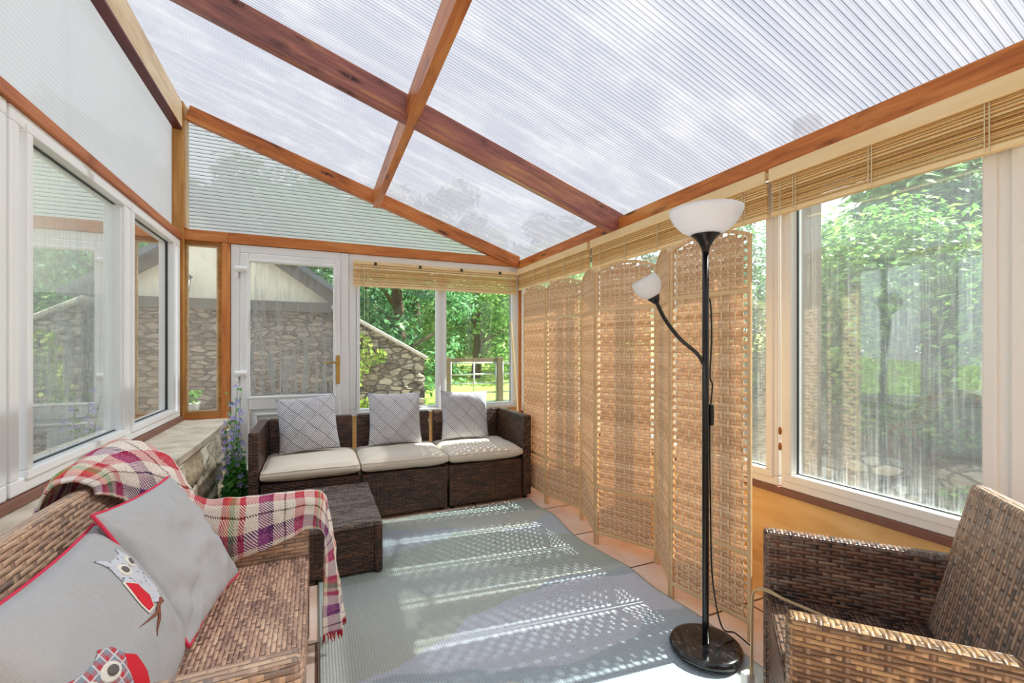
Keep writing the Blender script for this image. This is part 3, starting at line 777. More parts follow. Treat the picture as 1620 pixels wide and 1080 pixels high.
# ---------------------------------------------------------------- armchair on the right
B_ = math.radians(-48)
ex = Vector((math.cos(math.radians(42)), math.sin(math.radians(42)), 0))
t = thing('rattan_armchair', 'brown and charcoal rattan tub armchair under the right window', 'armchair', (1.185, .868, 0), math.radians(42)); o = (0, 0, 0)
# local: x to the wall side, y negative = towards the back of the chair
HWc = .29
MB().box(-HWc+.05, HWc-.05, -.56, -.012, .10, .385).build('seat_base', RT_chair, t, o, bevel=.012)
MB().box(-HWc+.05, HWc-.05, -.56, -.008, .375, .392).build('seat', rattan('armchair_seat_rattan', ['2e2624', '4b3a33', '6e5648', '8a7160'], p=.0125, q=.024, rough=.25, bands=.6), t, o, bevel=.008)
m = MB(); tapered_panel(m, [(-HWc+.03, -.41, .36), (-HWc+.03, -.41-.11, .82), (HWc-.03, -.41-.11, .82), (HWc-.03, -.41, .36)][::-1], .05, (0, 1, .24))
m.build('backrest', RT_chair2, t, o, bevel=.014)
MB().box(HWc-.05, HWc, -.60, 0, .05, .60).build('armrest', RT_chair, t, o, bevel=.014)
MB().box(-HWc, -HWc+.05, -.60, 0, .05, .60).build('armrest', RT_chair3, t, o, bevel=.014)
for sx in (-HWc+.028, HWc-.028):
    for sy in (-.03, -.57): MB().beam((sx, sy, 0), (sx, sy, .09), .045, .045, up=(1, 0, 0)).build('leg', RT_chair, t, o, bevel=.008)

# ---------------------------------------------------------------- folding screen
mst = Mat('paper_rope_weave'); v = mst.coord('Object'); oi = mst.n('ShaderNodeNewGeometry')
u, vv_, _ = mst.xyz('UV')
n1 = mst.noise(mst.comb(u*6, vv_*420, 0.0), 1, 3, .6); n2 = X(mst.t, oi.outputs['Random Per Island'])
cs = mst.ramp((n1*.55+n2*.4).clamp(), [(.2, 'dab48c'), (.5, 'f0d0ac'), (.8, 'fae6c8')])
tl = mst.n('ShaderNodeBsdfTranslucent'); mst.t.links.new(cs, tl.inputs[0])
M_weave = mst.done(mst.mixsh(.30, mst.bsdf(cs, .75, mst.bump(n1, .0012), .2), tl.outputs[0]))
M_sframe = wood('natural_screen_frame', 'c9a274', 'deba8c', 'ebcda4', knots=.05)
M_stake = plain('screen_stake', 'f0d8b0', .6)
def panel_mesh(Lw):
    """strips in local x (0..Lw), z up; returns (weave, stakes, frame) builders"""
    wv_, sk, fr_ = MB(), MB(), MB()
    e = .014; x0, x1 = e, Lw-e
    archz = lambda x: 1.672+.052*math.sin(PI*max(0, min(1, x/Lw)))**.8
    nst = 11; xs_ = [x0+.022+(x1-x0-.044)*k/(nst-1) for k in range(nst)]; pitch = xs_[1]-xs_[0]
    zones = [(.09, .345, .0165), (.365, 1.435, .0178), (1.457, 1.74, .0165)]
    for z0, z1, p in zones:
        n = int((z1-z0)/p)
        for r in range(n):
            zz = z0+r*p; zt = zz+p*1.0
            lo, hi = x0, x1
            if z1 > 1.6:      # clip to the arch
                if zt > archz(Lw/2)-.012: continue
                while lo < Lw/2 and archz(lo) < zt+.012: lo += .004
                hi = Lw-lo
                if hi-lo < .05: continue
            if r % 2:         # every other strip turns back one stake early: a hole by the frame
                lo2, hi2 = max(lo, xs_[0]-.004), min(hi, xs_[-1]+.004)
            else: lo2, hi2 = lo, hi
            K = 40; ph = ((r//2) % 2 if 1.0 < z1 < 1.6 else r % 2)*PI; wz = R.uniform(-.0006, .0006)
            b0 = len(wv_.v)
            for i in range(K+1):
                x_ = lo2+(hi2-lo2)*i/K
                yy = .0044*math.cos(PI*(x_-xs_[0])/pitch+ph)
                bul = .0010
                for zq, yq in ((zz, 0), (zz+p*.45, -bul), (zt, 0)):
                    wv_.v.append(Vector((x_, yy+yq, zq+wz+.0006*math.sin(x_*70+r))))
            for i in range(K):
                for k in (0, 1):
                    a = b0+i*3+k
                    wv_.face([a, a+3, a+4, a+1], [(lo2+(hi2-lo2)*i/K+r*.37, zz+.01*k), (lo2+(hi2-lo2)*(i+1)/K+r*.37, zz+.01*k), (lo2+(hi2-lo2)*(i+1)/K+r*.37, zz+.01*(k+1)), (lo2+(hi2-lo2)*i/K+r*.37, zz+.01*(k+1))], 0, True)
    for x_ in xs_: sk.box(x_-.0028, x_+.0028, -.0028, .0028, .08, min(1.735, archz(x_)-.006))
    for xa in (0, Lw-e): fr_.box(xa, xa+e, -.009, .009, 0, 1.672, off=(0, 0))
    for zz in (.068, .345, 1.435): fr_.box(e-.002, Lw-e+.002, -.0075, .0075, zz, zz+.021)
    NA = 20
    for i in range(NA):
        xa, xb = Lw*i/NA, Lw*(i+1)/NA
        fr_.beam((xa, 0, archz(xa)-.004), (xb, 0, archz(xb)-.004), .018, .017)
    return wv_, sk, fr_
HG = [(1.637, 3.488), (1.642, 3.093), (1.722, 2.702), (1.582, 2.333), (1.760, 1.985), (1.570, 1.680), (1.640, 1.290)]
t = thing('folding_screen', 'tan woven folding privacy screen of six arched panels', 'folding screen', (1.64, 2.3, 0))
for i in range(6):
    a, b2 = Vector(HG[i]+(0,)), Vector(HG[i+1]+(0,)); d = b2-a; L = d.length
    d.normalize(); a = a+d*.004; L -= .008
    wv_, sk, fr_ = panel_mesh(L)
    pf = fr_.build('panel_frame', M_sframe, t, bevel=.003)
    pf.location = a-t.location; pf.rotation_euler.z = math.atan2(d.y, d.x)
    q = wv_.build('woven_infill', M_weave, pf); md = q.modifiers.new('s', 'SOLIDIFY'); md.thickness = .0016
    sk.build('stakes', M_stake, pf)

# ---------------------------------------------------------------- floor lamp
M_blk = plain('black_satin_metal', '0c0c0f', .28, .5); M_marble = Mat('black_marble')
nn = M_marble.noise(M_marble.coord('Object'), 14, 5, .6, 1.5)
M_marble = M_marble.done(M_marble.bsdf(M_marble.ramp(nn, [(.4, '0c0c0e'), (.56, '17171a'), (.62, '3a3a3e'), (.66, '121214')]), .12, None, .6))
ms = Mat('opal_plastic'); tl = ms.n('ShaderNodeBsdfTranslucent'); tl.inputs[0].default_value = (.95, .95, .96, 1)
M_opal = ms.done(ms.mixsh(.5, ms.bsdf('f2f2f2', .35, None, .4), tl.outputs[0]))
LX, LYc = 1.405, 1.312
t = thing('floor_lamp', 'black uplighter floor lamp with white bowl and side reading arm', 'lamp', (LX, LYc, .018)); o = t.location
MB().lathe([(0, .018), (.125, .018), (.134, .024), (.136, .036), (.130, .046), (.118, .05), (0, .05)], (LX, LYc, 0), 64).build('base', M_marble, t, o)
MB().tube([(LX, LYc, .048), (LX, LYc, .15), (LX, LYc, 1.0), (LX, LYc, 1.62)], .0125, 18).build('pole', M_blk, t, o)
MB().lathe([(.0125, 1.585), (.016, 1.60), (.026, 1.62), (.042, 1.642), (.056, 1.652), (.057, 1.655), (.0, 1.64)], (LX, LYc, 0), 40).build('shade_holder', M_blk, t, o)
MB().lathe([(.02, 1.648), (.055, 1.651), (.090, 1.672), (.118, 1.702), (.133, 1.732), (.137, 1.748), (.1345, 1.748), (.130, 1.732), (.115, 1.704), (.088, 1.675), (.055, 1.655), (.02, 1.651)], (LX, LYc, 0), 56).build('bowl_shade', M_opal, t, o)
def bez(pts, n=24):
    out = []
    P = [Vector(p) for p in pts]; P = [P[0]*2-P[1]]+P+[P[-1]*2-P[-2]]
    for i in range(1, len(P)-2):
        for k in range(n):
            s_ = k/n; a, b_, c, d = P[i-1:i+3]
            out.append(.5*((2*b_)+(c-a)*s_+(2*a-5*b_+4*c-d)*s_*s_+(3*b_-a-3*c+d)*s_**3))
    out.append(P[-2]); return out
arm = bez([(LX-.006, LYc, 1.14), (LX-.035, LYc+.01, 1.185), (LX-.10, LYc+.035, 1.245), (LX-.155, LYc+.055, 1.32), (LX-.185, LYc+.068, 1.385)])
MB().tube(arm, .0075, 12).build('reading_arm', M_blk, t, o)
ax = Vector((-.40, .18, .78)).normalized(); c0 = Vector(arm[-1])
Mq = ax.to_track_quat('Z', 'Y').to_matrix().to_4x4()
MB().lathe([(.008, -.004), (.012, .0), (.024, .022), (.026, .028), (.0, .026)], c0, 24, M=Mq).build('reading_shade_holder', M_blk, t, o)
MB().lathe([(.015, .022), (.027, .027), (.044, .045), (.053, .068), (.053, .088), (.048, .108), (.0465, .108), (.0505, .088), (.0505, .069), (.042, .047), (.025, .030)], c0, 40, M=Mq).build('reading_shade', M_opal, t, o)
cp_ = bez([(LX+.012, LYc, 1.40), (LX+.026, LYc, 1.385), (LX+.028, LYc-.004, 1.25), (LX+.024, LYc, 1.10), (LX+.036, LYc, 1.06), (LX+.028, LYc, .98), (LX+.022, LYc, .86), (LX+.026, LYc, .6), (LX+.036, LYc+.0, .30), (LX+.075, LYc-.01, .10), (LX+.14, LYc-.02, .06), (LX+.19, LYc-.06, .012)], 10)
MB().tube(cp_, .003, 8).build('power_cord', M_blk, t, o)
MB().box(LX+.014, LX+.036, LYc-.012, LYc+.012, .90, .985).build('foot_switch', M_blk, t, o, bevel=.006)

# ---------------------------------------------------------------- blinds
def strip_wood(name, cs_):
    m = Mat(name); u, v, _ = m.xyz('UV'); oi = m.n('ShaderNodeNewGeometry')
    n1 = m.noise(m.comb(u*3, v*260, 0.0), 1, 3)
    c = m.ramp((X(m.t, oi.outputs['Random Per Island'])*.6+n1*.45).clamp(), [(.2, cs_[0]), (.5, cs_[1]), (.85, cs_[2])])
    return m.done(m.bsdf(c, .5, m.bump(n1, .0005), .35))
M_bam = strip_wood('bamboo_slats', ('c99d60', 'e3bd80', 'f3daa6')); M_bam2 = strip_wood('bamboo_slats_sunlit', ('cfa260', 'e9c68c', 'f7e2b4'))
M_cord = plain('blind_cord', 'd9cba8', .8); M_tog = plain('toggle_wood', '9a5a28', .4); M_clip = plain('dark_clip', '2b211c', .5)
def blind(axis, c, a0, a1, ztop, zbot, room, label, mat, val_h=.05, n=11, val=True, clips=0, cords=()):
    """rolled-up bamboo blind on the plane axis=c; room = direction into the room"""
    loc = (c, (a0+a1)/2, zbot) if axis == 'x' else ((a0+a1)/2, c, zbot)
    t = thing('bamboo_blind', label, 'blind', loc); o = t.location
    def bx(mb, p, q, d0, d1, z0, z1, off=None):
        e0, e1 = sorted((c+room*d0, c+room*d1))
        if axis == 'x':
            M = Matrix(((0, -1, 0, 0), (1, 0, 0, 0), (0, 0, 1, 0), (0, 0, 0, 1)))   # local x -> world y
            mb.box(p, q, -e1, -e0, z0, z1, M, off=off or (R.uniform(0, 9), 0))
        else: mb.box(p, q, e0, e1, z0, z1, off=off or (R.uniform(0, 9), 0))
    m = MB(); bx(m, a0, a1, .0, .03, ztop-.03, ztop); m.build('head_rail', W_val, t, o, bevel=.003)
    if val:
        m = MB(); bx(m, a0, a1, .034, .046, ztop-val_h, ztop+.004); m.build('valance', W_val, t, o, bevel=.003)
    m = MB(); zs = ztop-(val_h if val else .03)+.01; H_ = zs-zbot-.012
    n2 = n*3
    for k in range(n2):      # folded slats, gathered in pleats
        zz = zbot+.014+H_*k/n2; dep = .012+.010*abs(math.sin(k*PI/3.0+.4))+R.uniform(-.002, .002)
        tl_ = R.uniform(-.0018, .0018)
        e = R.uniform(-.002, .003)
        bx(m, a0+.004+e, a1-.004-e, dep-.006, dep+.007, zz+tl_, zz+tl_+H_/n2*R.uniform(.55, .85))
    m.build('slats', mat, t, o, bevel=.0)
    m = MB(); bx(m, a0, a1, .002, .030, zbot-.006, zbot+.014); m.build('bottom_rail', W_val, t, o, bevel=.004)
    L = a1-a0
    for f in cords:
        m = MB(); a = a0+L*f
        bx(m, a-.0015, a+.0015, .030, .0335, zbot-.004, ztop-.02); bx(m, a+.010, a+.0125, .029, .033, zbot, ztop-.02)
        m.build('lift_cord', M_cord, t, o)
    for i in range(clips):
        a = a0+L*(.12+.76*i/(clips-1)); m = MB(); bx(m, a-.010, a+.010, .030, .05, ztop-.036, ztop-.012); m.build('clip', M_clip, t, o, bevel=.002)
    return t
RB = dict(ztop=2.018, zbot=1.815, val_h=.055, cords=(.08, .28, .5, .72, .92))
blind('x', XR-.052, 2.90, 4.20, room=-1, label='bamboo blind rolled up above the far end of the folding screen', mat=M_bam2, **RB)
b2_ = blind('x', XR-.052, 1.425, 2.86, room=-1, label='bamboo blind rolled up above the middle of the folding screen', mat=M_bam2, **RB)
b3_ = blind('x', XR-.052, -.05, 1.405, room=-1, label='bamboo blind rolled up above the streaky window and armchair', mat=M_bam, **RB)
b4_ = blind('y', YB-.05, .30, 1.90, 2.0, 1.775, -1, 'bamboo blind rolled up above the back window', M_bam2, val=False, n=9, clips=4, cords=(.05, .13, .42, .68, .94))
# pull cords
def pull(t, pts, togs, nm='pull_cord'):
    o = MB().tube(pts, .0016, 6).build(nm, M_cord, t, t.location)
    for p in togs: MB().lathe([(.003, -.018), (.0065, -.012), (.0075, .0), (.005, .016), (.002, .018)], p, 12).build('cord_toggle', M_tog, o, t.location)
pull(b3_, [(XR-.095, 1.352, 1.95), (XR-.097, 1.350, 1.3), (XR-.095, 1.350, .80)], [(XR-.095, 1.350, .84), (XR-.095, 1.350, .77)])
pull(b4_, [(.425, YB-.09, 1.95), (.428, YB-.092, 1.2), (.425, YB-.09, .70)], [])
pull(b4_, [(.395, YB-.09, 1.95), (.398, YB-.092, 1.2), (.397, YB-.09, .72)], [])

# ---------------------------------------------------------------- small things
o = MB().beam((1.80, 4.14, 1.48), (1.86, 4.02, .02), .026, .014, up=(1, 0, 0)).build('wooden_batten', W_stick, org=(1.86, 4.02, 0)); tag(o, 'pale wooden batten leaning against the back window behind the sofa', 'batten')
cpts = bez([(1.30, .98, .396), (1.335, 1.025, .40), (1.345, 1.045, .39), (1.352, 1.055, .30), (1.36, 1.06, .15), (1.38, 1.09, .03)], 8)
t = thing('extension_cord', 'beige electric cord looped over the front edge of the armchair seat', 'cord', (1.34, 1.03, .40)); o = t.location
M_bc = plain('beige_cable', 'c9b088', .5)
for dz, dx in ((0, 0), (.004, .012)):
    MB().tube(bez([(1.40, .79, .401+dz), (1.385, .88, .402+dz), (1.365, .96, .404+dz), (1.345+dx*.5, 1.015, .412+dz), (1.328+dx*.5, 1.042, .395), (1.325+dx*.5, 1.046, .33), (1.328+dx*.5, 1.05, .20), (1.335+dx, 1.06, .06)], 10), .0028, 8).build('cable', M_bc, t, o)
MB().box(1.318, 1.355, 1.055, 1.085, .055, .11).build('plug', PVC, t, o, bevel=.006)

# ---------------------------------------------------------------- plant with purple flowers
L_plant = leafmat('bellflower_leaf', '2c7030', '55a445', '9acb68'); M_petal = leafmat('purple_petal', '8a7fe0', 'b0a8f0', 'd6d0fa'); M_stem = plain('green_stem', '6f9448', .6)
def leaf_disc(mb, c, n, r, seg=7, fold=.15, pts=None):
    n = Vector(n).normalized(); a = n.orthogonal().normalized(); a = Matrix.Rotation(R.uniform(0, 6.28), 3, n) @ a; b_ = n.cross(a); c = Vector(c)
    b0 = len(mb.v); mb.v.append(c-n*r*fold)
    for k in range(seg):
        t_ = 2*PI*k/seg; rr = r*(1 if k else .55)*(1.25 if k == seg//2 else 1); mb.v.append(c+(a*math.cos(t_)+b_*math.sin(t_))*rr)
    for k in range(seg): mb.face([b0, b0+1+k, b0+1+(k+1) % seg], [(0, 0)]*3, 0, True)
plant = thing('flowering_bellflower', 'bellflower plant with purple flowers climbing beside the white door', 'plant', (-.54, 4.0, 0)); o = plant.location
m = MB()
for k in range(800):
    h = R.random()**1.4*.38; rad = (1-h/.60)
    a = R.uniform(0, 2*PI); rr = rad*math.sqrt(R.random()); x_, y_ = -.525+.105*rr*math.cos(a), 3.74+.36*rr*math.sin(a)
    leaf_disc(m, (x_, y_, .02+h), (R.gauss(0, .4), -.55+R.gauss(0, .4), .8), R.uniform(.014, .026))
stems = MB(); fl = []
for k in range(24):
    x0 = -.55+R.uniform(-.07, .08); y0 = 3.98+R.uniform(-.28, .08); H_ = R.uniform(.38, .78) if k > 3 else R.uniform(.8, .93)
    x1 = -.60+R.uniform(-.05, .10); x1 = max(-.655, x1) if H_ < .65 else x1-.02
    pts = bez([(x0, y0, .1), ((x0+x1)/2+R.uniform(-.02, .02), y0+.05, H_*.5), (x1, y0+.10, H_)], 6); stems.tube(pts, .0018, 5, caps=False)
    for j, p in enumerate(pts):
        if p.z > .3:
            leaf_disc(m, p+Vector((R.uniform(-.02, .02), -.01, 0)), (R.gauss(0, .5), -.8, .5), R.uniform(.007, .013))
            if p.z > .36 and R.random() < .75: fl.append(p+Vector((R.uniform(-.035, .035), -.015-R.random()*.03, R.uniform(-.02, .02))))
for k in range(22): fl.append(Vector((-.52+R.uniform(-.10, .10), 3.62+R.uniform(-.2, .2), R.uniform(.12, .42))))
m.build('foliage', L_plant, plant, o); stems.build('stems', M_stem, plant, o)
fm = MB()
for k in range(5):
    a = 2*PI*k/5
    P = [Vector((math.cos(a+da)*r_, math.sin(a+da)*r_, z_)) for da, r_, z_ in ((0, .0015, 0), (-.45, .011, .004), (0, .020, .009), (.45, .011, .004))]
    b0 = len(fm.v); fm.v += P; fm.face([b0, b0+1, b0+2, b0+3], [(0, 0)]*4, 0, True)
f0 = fm.build('flower', M_petal, plant, (0, 0, 0))
R.shuffle(fl)
for i, p in enumerate(fl[:98]):
    q = f0 if i == 0 else f0.copy()
    if i: C.objects.link(q); q.parent = plant
    q.location = p-o; q.rotation_euler = (1.1+R.gauss(0, .4), R.gauss(0, .3), R.gauss(0, .5)); s_ = R.uniform(.9, 1.4); q.scale = (s_,)*3

# ---------------------------------------------------------------- tartan throw
mb_ = Mat('tartan_wool'); u, v, _ = mb_.xyz('UV')
def stripes(s_):
    return mb_.ramp((s_/.34).fract(), [(0, 'ece2d6'), (.10, 'c9303c'), (.15, 'dd6a48'), (.19, '6f9a55'), (.24, 'd8c8a8'), (.28, 'c93542'), (.33, 'ece2d6'), (.44, '93508a'), (.52, '5a2c66'), (.57, 'ece2d6'), (.68, '4a4a44'), (.70, 'ece2d6'), (.80, 'c8505c'), (.88, 'c9303c'), (.92, 'ece2d6')], True)
tw = ((u*1.0+v*1.0)/.0085).fract().lt(.5)
fleck = mb_.noise(mb_.comb(u*260, v*170, 0.0), 1, 2).step(.58, .66)
cb = mb_.mix(tw, stripes(u), stripes(v+.13))
cb = mb_.mix(fleck*.45, cb, lin('f1ebe0')); cb = mb_.mix(mb_.noise(mb_.comb(u*150, v*330, 3.0), 1, 2).step(.62, .7)*.6, cb, lin('5a3040'))
F_tart = mb_.done(mb_.bsdf(cb, .95, mb_.bump(tw+fleck, .0016), .1))
def cr(P, t_):
    n = len(P)-1; x_ = t_*n; i = min(int(x_), n-1); f = x_-i
    a, b_, c, d = P[max(i-1, 0)], P[i], P[i+1], P[min(i+2, n)]
    return .5*((2*b_)+(c-a)*f+(2*a-5*b_+4*c-d)*f*f+(3*b_-a-3*c+d)*f**3)
def loft(mb, S, nu, nv, ul, vl, wr=.006, fr=16, u0=0, v0=0):
    S = [[Vector(p) for p in s_] for s_ in S]
    def f(u_, v_):
        p = cr([cr(s_, v_) for s_ in S], u_)
        n_ = noise.noise_vector(p*fr)*wr+noise.noise_vector(p*fr*2.3)*wr*.5
        return p+n_
    mb.grid(f, nu, nv, uvf=lambda a, c: (u0+a*ul, v0+c*vl))
    return f
m = MB()
SA = [[(-.580, 1.665, .775), (-.60, 1.662, .812), (-.64, 1.66, .828), (-.69, 1.66, .80), (-.72, 1.66, .70)],
      [(-.560, 1.75, .745), (-.578, 1.745, .822), (-.64, 1.74, .856), (-.70, 1.74, .82), (-.74, 1.74, .70)],
      [(-.50, 1.86, .62), (-.505, 1.84, .79), (-.60, 1.83, .882), (-.68, 1.83, .85), (-.75, 1.83, .70)],
      [(-.42, 1.93, .52), (-.435, 1.92, .72), (-.545, 1.92, .872), (-.66, 1.92, .862), (-.76, 1.92, .70)],
      [(-.40, 1.99, .48), (-.425, 2.0, .67), (-.52, 2.01, .82), (-.64, 2.01, .842), (-.75, 2.0, .69)],
      [(-.41, 2.03, .42), (-.43, 2.05, .56), (-.50, 2.075, .70), (-.60, 2.08, .75), (-.70, 2.06, .67)]]
loft(m, SA, 70, 60, .46, .42, .010, 13)
SB = [[(-.50, 1.88, .60), (-.50, 1.90, .70), (-.50, 1.95, .745), (-.50, 2.01, .70), (-.50, 2.05, .52)],
      [(-.40, 1.905, .46), (-.40, 1.92, .58), (-.395, 1.955, .650), (-.40, 2.01, .63), (-.40, 2.045, .48)],
      [(-.285, 1.915, .425), (-.285, 1.922, .53), (-.28, 1.945, .625), (-.28, 2.0, .625), (-.28, 2.03, .50)],
      [(-.14, 1.915, .46), (-.14, 1.922, .55), (-.14, 1.94, .622), (-.14, 2.0, .622), (-.14, 2.02, .50)],
      [(-.035, 1.915, .50), (-.03, 1.92, .57), (-.03, 1.938, .622), (-.03, 2.0, .622), (-.03, 2.03, .50)],
      [(.022, 1.905, .49), (.022, 1.91, .54), (.025, 1.935, .600), (.03, 2.0, .600), (.03, 2.035, .49)],
      [(.030, 1.892, .42), (.055, 1.915, .45), (.034, 1.95, .49), (.060, 2.0, .48), (.05, 2.03, .43)],
      [(.030, 1.885, .32), (.072, 1.905, .31), (.030, 1.94, .32), (.078, 1.985, .30), (.06, 2.02, .31)],
      [(.022, 1.88, .20), (.085, 1.90, .19), (.030, 1.935, .20), (.092, 1.975, .18), (.085, 2.02, .19)],
      [(.022, 1.87, .105), (.09, 1.89, .10), (.035, 1.925, .11), (.105, 1.96, .10), (.10, 2.01, .115)]]
fB = loft(m, SB, 130, 60, 1.15, .30, .005, 14, .5, 0)
throw = thing('tartan_throw', 'red, cream and purple tartan wool throw draped along the loveseat arm', 'throw', (-.03, 1.96, .61))
th_ = m.build('throw_cloth', F_tart, throw, throw.location, smooth=True)
md = th_.modifiers.new('s', 'SOLIDIFY'); md.thickness = .007; md.offset = 0
fg = MB(); F_fr = fabric('red_fringe', 'b0303c', 300, .0005, .3)
for k in range(46):
    p = fB(1, (k+.5)/46); q = p+Vector((R.uniform(-.004, .006), R.uniform(-.005, .005), -R.uniform(.022, .036)))
    fg.tube([p+Vector((0, 0, .006)), (p+q)/2+Vector((R.uniform(-.003, .003), 0, 0)), q], [.0028, .0026, .0016], 5)
fg.build('fringe', F_fr, throw, throw.location)
# ---------------------------------------------------------------- outside
M_lawn = Mat('lawn'); n1 = M_lawn.noise(M_lawn.coord('Object'), .8, 5, .65); n2 = M_lawn.noise(M_lawn.coord('Object'), 30, 3)
cl = M_lawn.ramp((n1*.6+n2*.4), [(.3, '6f8a3c'), (.5, '93ad52'), (.7, 'b6c878')]); M_lawn = M_lawn.done(M_lawn.bsdf(cl, .95, M_lawn.bump(n2, .02), .1))
def lawnz(x, y): return -.03+max(0, y-8.5)*.075+max(0, y-20)*.12+.04*noise.noise(Vector((x*.3, y*.3, 0)))
m = MB(); m.grid(lambda u, v: (-30+70*u, 6.9+50*v, lawnz(-30+70*u, 6.9+50*v)), 60, 60, uvf=lambda u, v: (u*70, v*50)); m.build('ground_lawn', M_lawn, kind='structure')
M_pave = stone('terrace_paving', ['8f8678', 'a89f90', 'c2b9a9'], 1.6, (120, 112, 100), .01, 'Object', 1)
MB().box(-30, 40, YB+.14, 6.95, -.16, -.03).box(-30, XL-.15, -8, YB+.14, -.16, -.03).build('ground_terrace', M_pave, kind='structure')
M_soil = Mat('garden_soil'); n1 = M_soil.noise(M_soil.coord('Object'), 7, 6, .7); M_soil = M_soil.done(M_soil.bsdf(M_soil.ramp(n1, [(.3, '5a5244'), (.5, '8f8672'), (.7, 'b8ae98')]), .95, M_soil.bump(n1, .05), .1))
def bank(x): return .05+max(0, min(1, (x-2.5)/2.4))*1.0
m = MB(); m.grid(lambda u, v: (XR+.16+9*u, -8+15*v, bank(XR+.16+9*u)+.06*noise.noise(Vector((u*14, v*22, 0)))), 60, 70, uvf=lambda u, v: (u*9, v*15)); m.build('ground_bank', M_soil, kind='structure')

M_st = stone('grey_fieldstone', ['5f5a50', '8a8274', 'a79e8d', 'c4bba8', '7d7468'], 7.0, (100, 94, 82), .05, 'Object', 2.0)
M_st2 = stone('brown_fieldstone', ['6d5f56', '8d7c70', 'a8968a', '9a8a7e'], 6.5, (124, 112, 102), .04, 'Object', 2.6)
M_rend = plain('cream_gable_render', 'e3dac6', .9, .1, nz=.05)
M_barge = plain('weathered_timber', '6a625c', .8, .1, nz=.2)
M_slate = plain('slate', '5c6066', .6, .3, nz=.2)
# cottage gable end
t = thing('stone_outbuilding', 'outbuilding with cream gable over stone wall, seen through the door glass', 'building', (-2.2, 6.35, -.03)); o = t.location
MB().box(-5.6, .22, 6.30, 9.6, -.03, 1.70).build('stone_wall', M_st2, t, o)
m = MB(); sl_ = .69
P = [(-5.6, 1.78), (.24, 1.78), (.24, 1.82), (-2.6, 1.82+2.84*sl_), (-5.44, 1.82)]
m.v = [Vector((p[0], 6.32, p[1])) for p in P]+[Vector((p[0], 6.6, p[1])) for p in P]
m.face([0, 1, 2, 3, 4], [(0, 0)]*5); m.face([9, 8, 7, 6, 5], [(0, 0)]*5)
for i in range(5): j = (i+1) % 5; m.face([i, i+5, j+5, j], [(0, 0)]*4)
m.build('rendered_gable', M_rend, t, o)
MB().beam((-5.6, 6.27, 1.74), (.28, 6.27, 1.74), .10, .12).build('wall_plate', M_barge, t, o)
MB().beam((.34, 6.24, 1.78), (-2.6, 6.24, 1.78+2.94*sl_), .06, .15).beam((-5.5, 6.24, 1.80), (-2.6, 6.24, 1.80+2.9*sl_), .06, .15).build('bargeboard', M_barge, t, o)
MB().beam((-.95, 6.29, 1.78), (-.95, 6.29, 2.55), .03, .10, up=(1, 0, 0)).build('gable_post', M_barge, t, o)
m = MB(); m.v = [Vector(p) for p in [(.45, 6.12, 1.80), (.45, 9.8, 1.80), (-2.6, 9.8, 1.80+3.05*sl_), (-2.6, 6.12, 1.80+3.05*sl_)]]; m.face([0, 1, 2, 3], [(0, 0), (3, 0), (3, 3), (0, 3)])
q = m.build('roof', M_slate, t, o, solid=.06)
# wall lantern
t = thing('wall_lantern', 'black wall lantern on the outbuilding, seen through the narrow side window', 'lantern', (-1.37, 6.2, 1.98)); o = t.location
M_lglass = plain('lantern_glass', 'dfe3e6', .2)
lx, ly = -1.37, 6.16
MB().tube([(lx, 6.30, 2.04), (lx, 6.22, 2.10), (lx, ly, 2.08)], .009, 8).build('bracket', M_blk, t, o)
MB().lathe([(0, 2.10), (.02, 2.085), (.075, 2.03), (.078, 2.02), (0, 2.02)], (lx, ly, 0), 6, sm=False).build('hood', M_blk, t, o)
MB().lathe([(.055, 2.02), (.038, 1.86), (0, 1.86)], (lx, ly, 0), 6, sm=False).build('lantern_pane', M_lglass, t, o)
m = MB()
for k in range(6): a = 2*PI*k/6; m.beam((lx+.056*math.cos(a), ly+.056*math.sin(a), 2.02), (lx+.039*math.cos(a), ly+.039*math.sin(a), 1.86), .008, .008)
m.lathe([(0, 1.835), (.03, 1.845), (.043, 1.862), (0, 1.862)], (lx, ly, 0), 6, sm=False); m.build('cage', M_blk, t, o)
# potted plant on a low wall
L_mid = leafmat('garden_leaf', '2f6a28', '5f9a3c', 'a3c766')
o_ = MB().box(-2.2, -.85, 5.75, 6.25, -.03, .46).build('low_stone_wall', M_st2, org=(-1.5, 6, -.03)); tag(o_, 'low stone wall under the metal plant pot, through the side window', 'wall')
t = thing('potted_plant', 'small plant in grey metal pot seen through the narrow side window', 'plant', (-1.28, 5.95, .46)); o = t.location
MB().lathe([(0, .462), (.075, .462), (.095, .60), (.10, .605), (.10, .62), (.09, .615), (.07, .48)], (-1.28, 5.95, 0), 24).build('pot', plain('zinc', '9aa0a4', .4), t, o)
m = MB()
for k in range(130):
    a, h = R.uniform(0, 6.28), R.random(); leaf_disc(m, (-1.28+.11*math.cos(a)*R.random(), 5.95+.11*math.sin(a)*R.random(), .61+.14*h), (R.gauss(0, 1), R.gauss(0, 1), 1), .02)
m.build('foliage', L_mid, t, o)
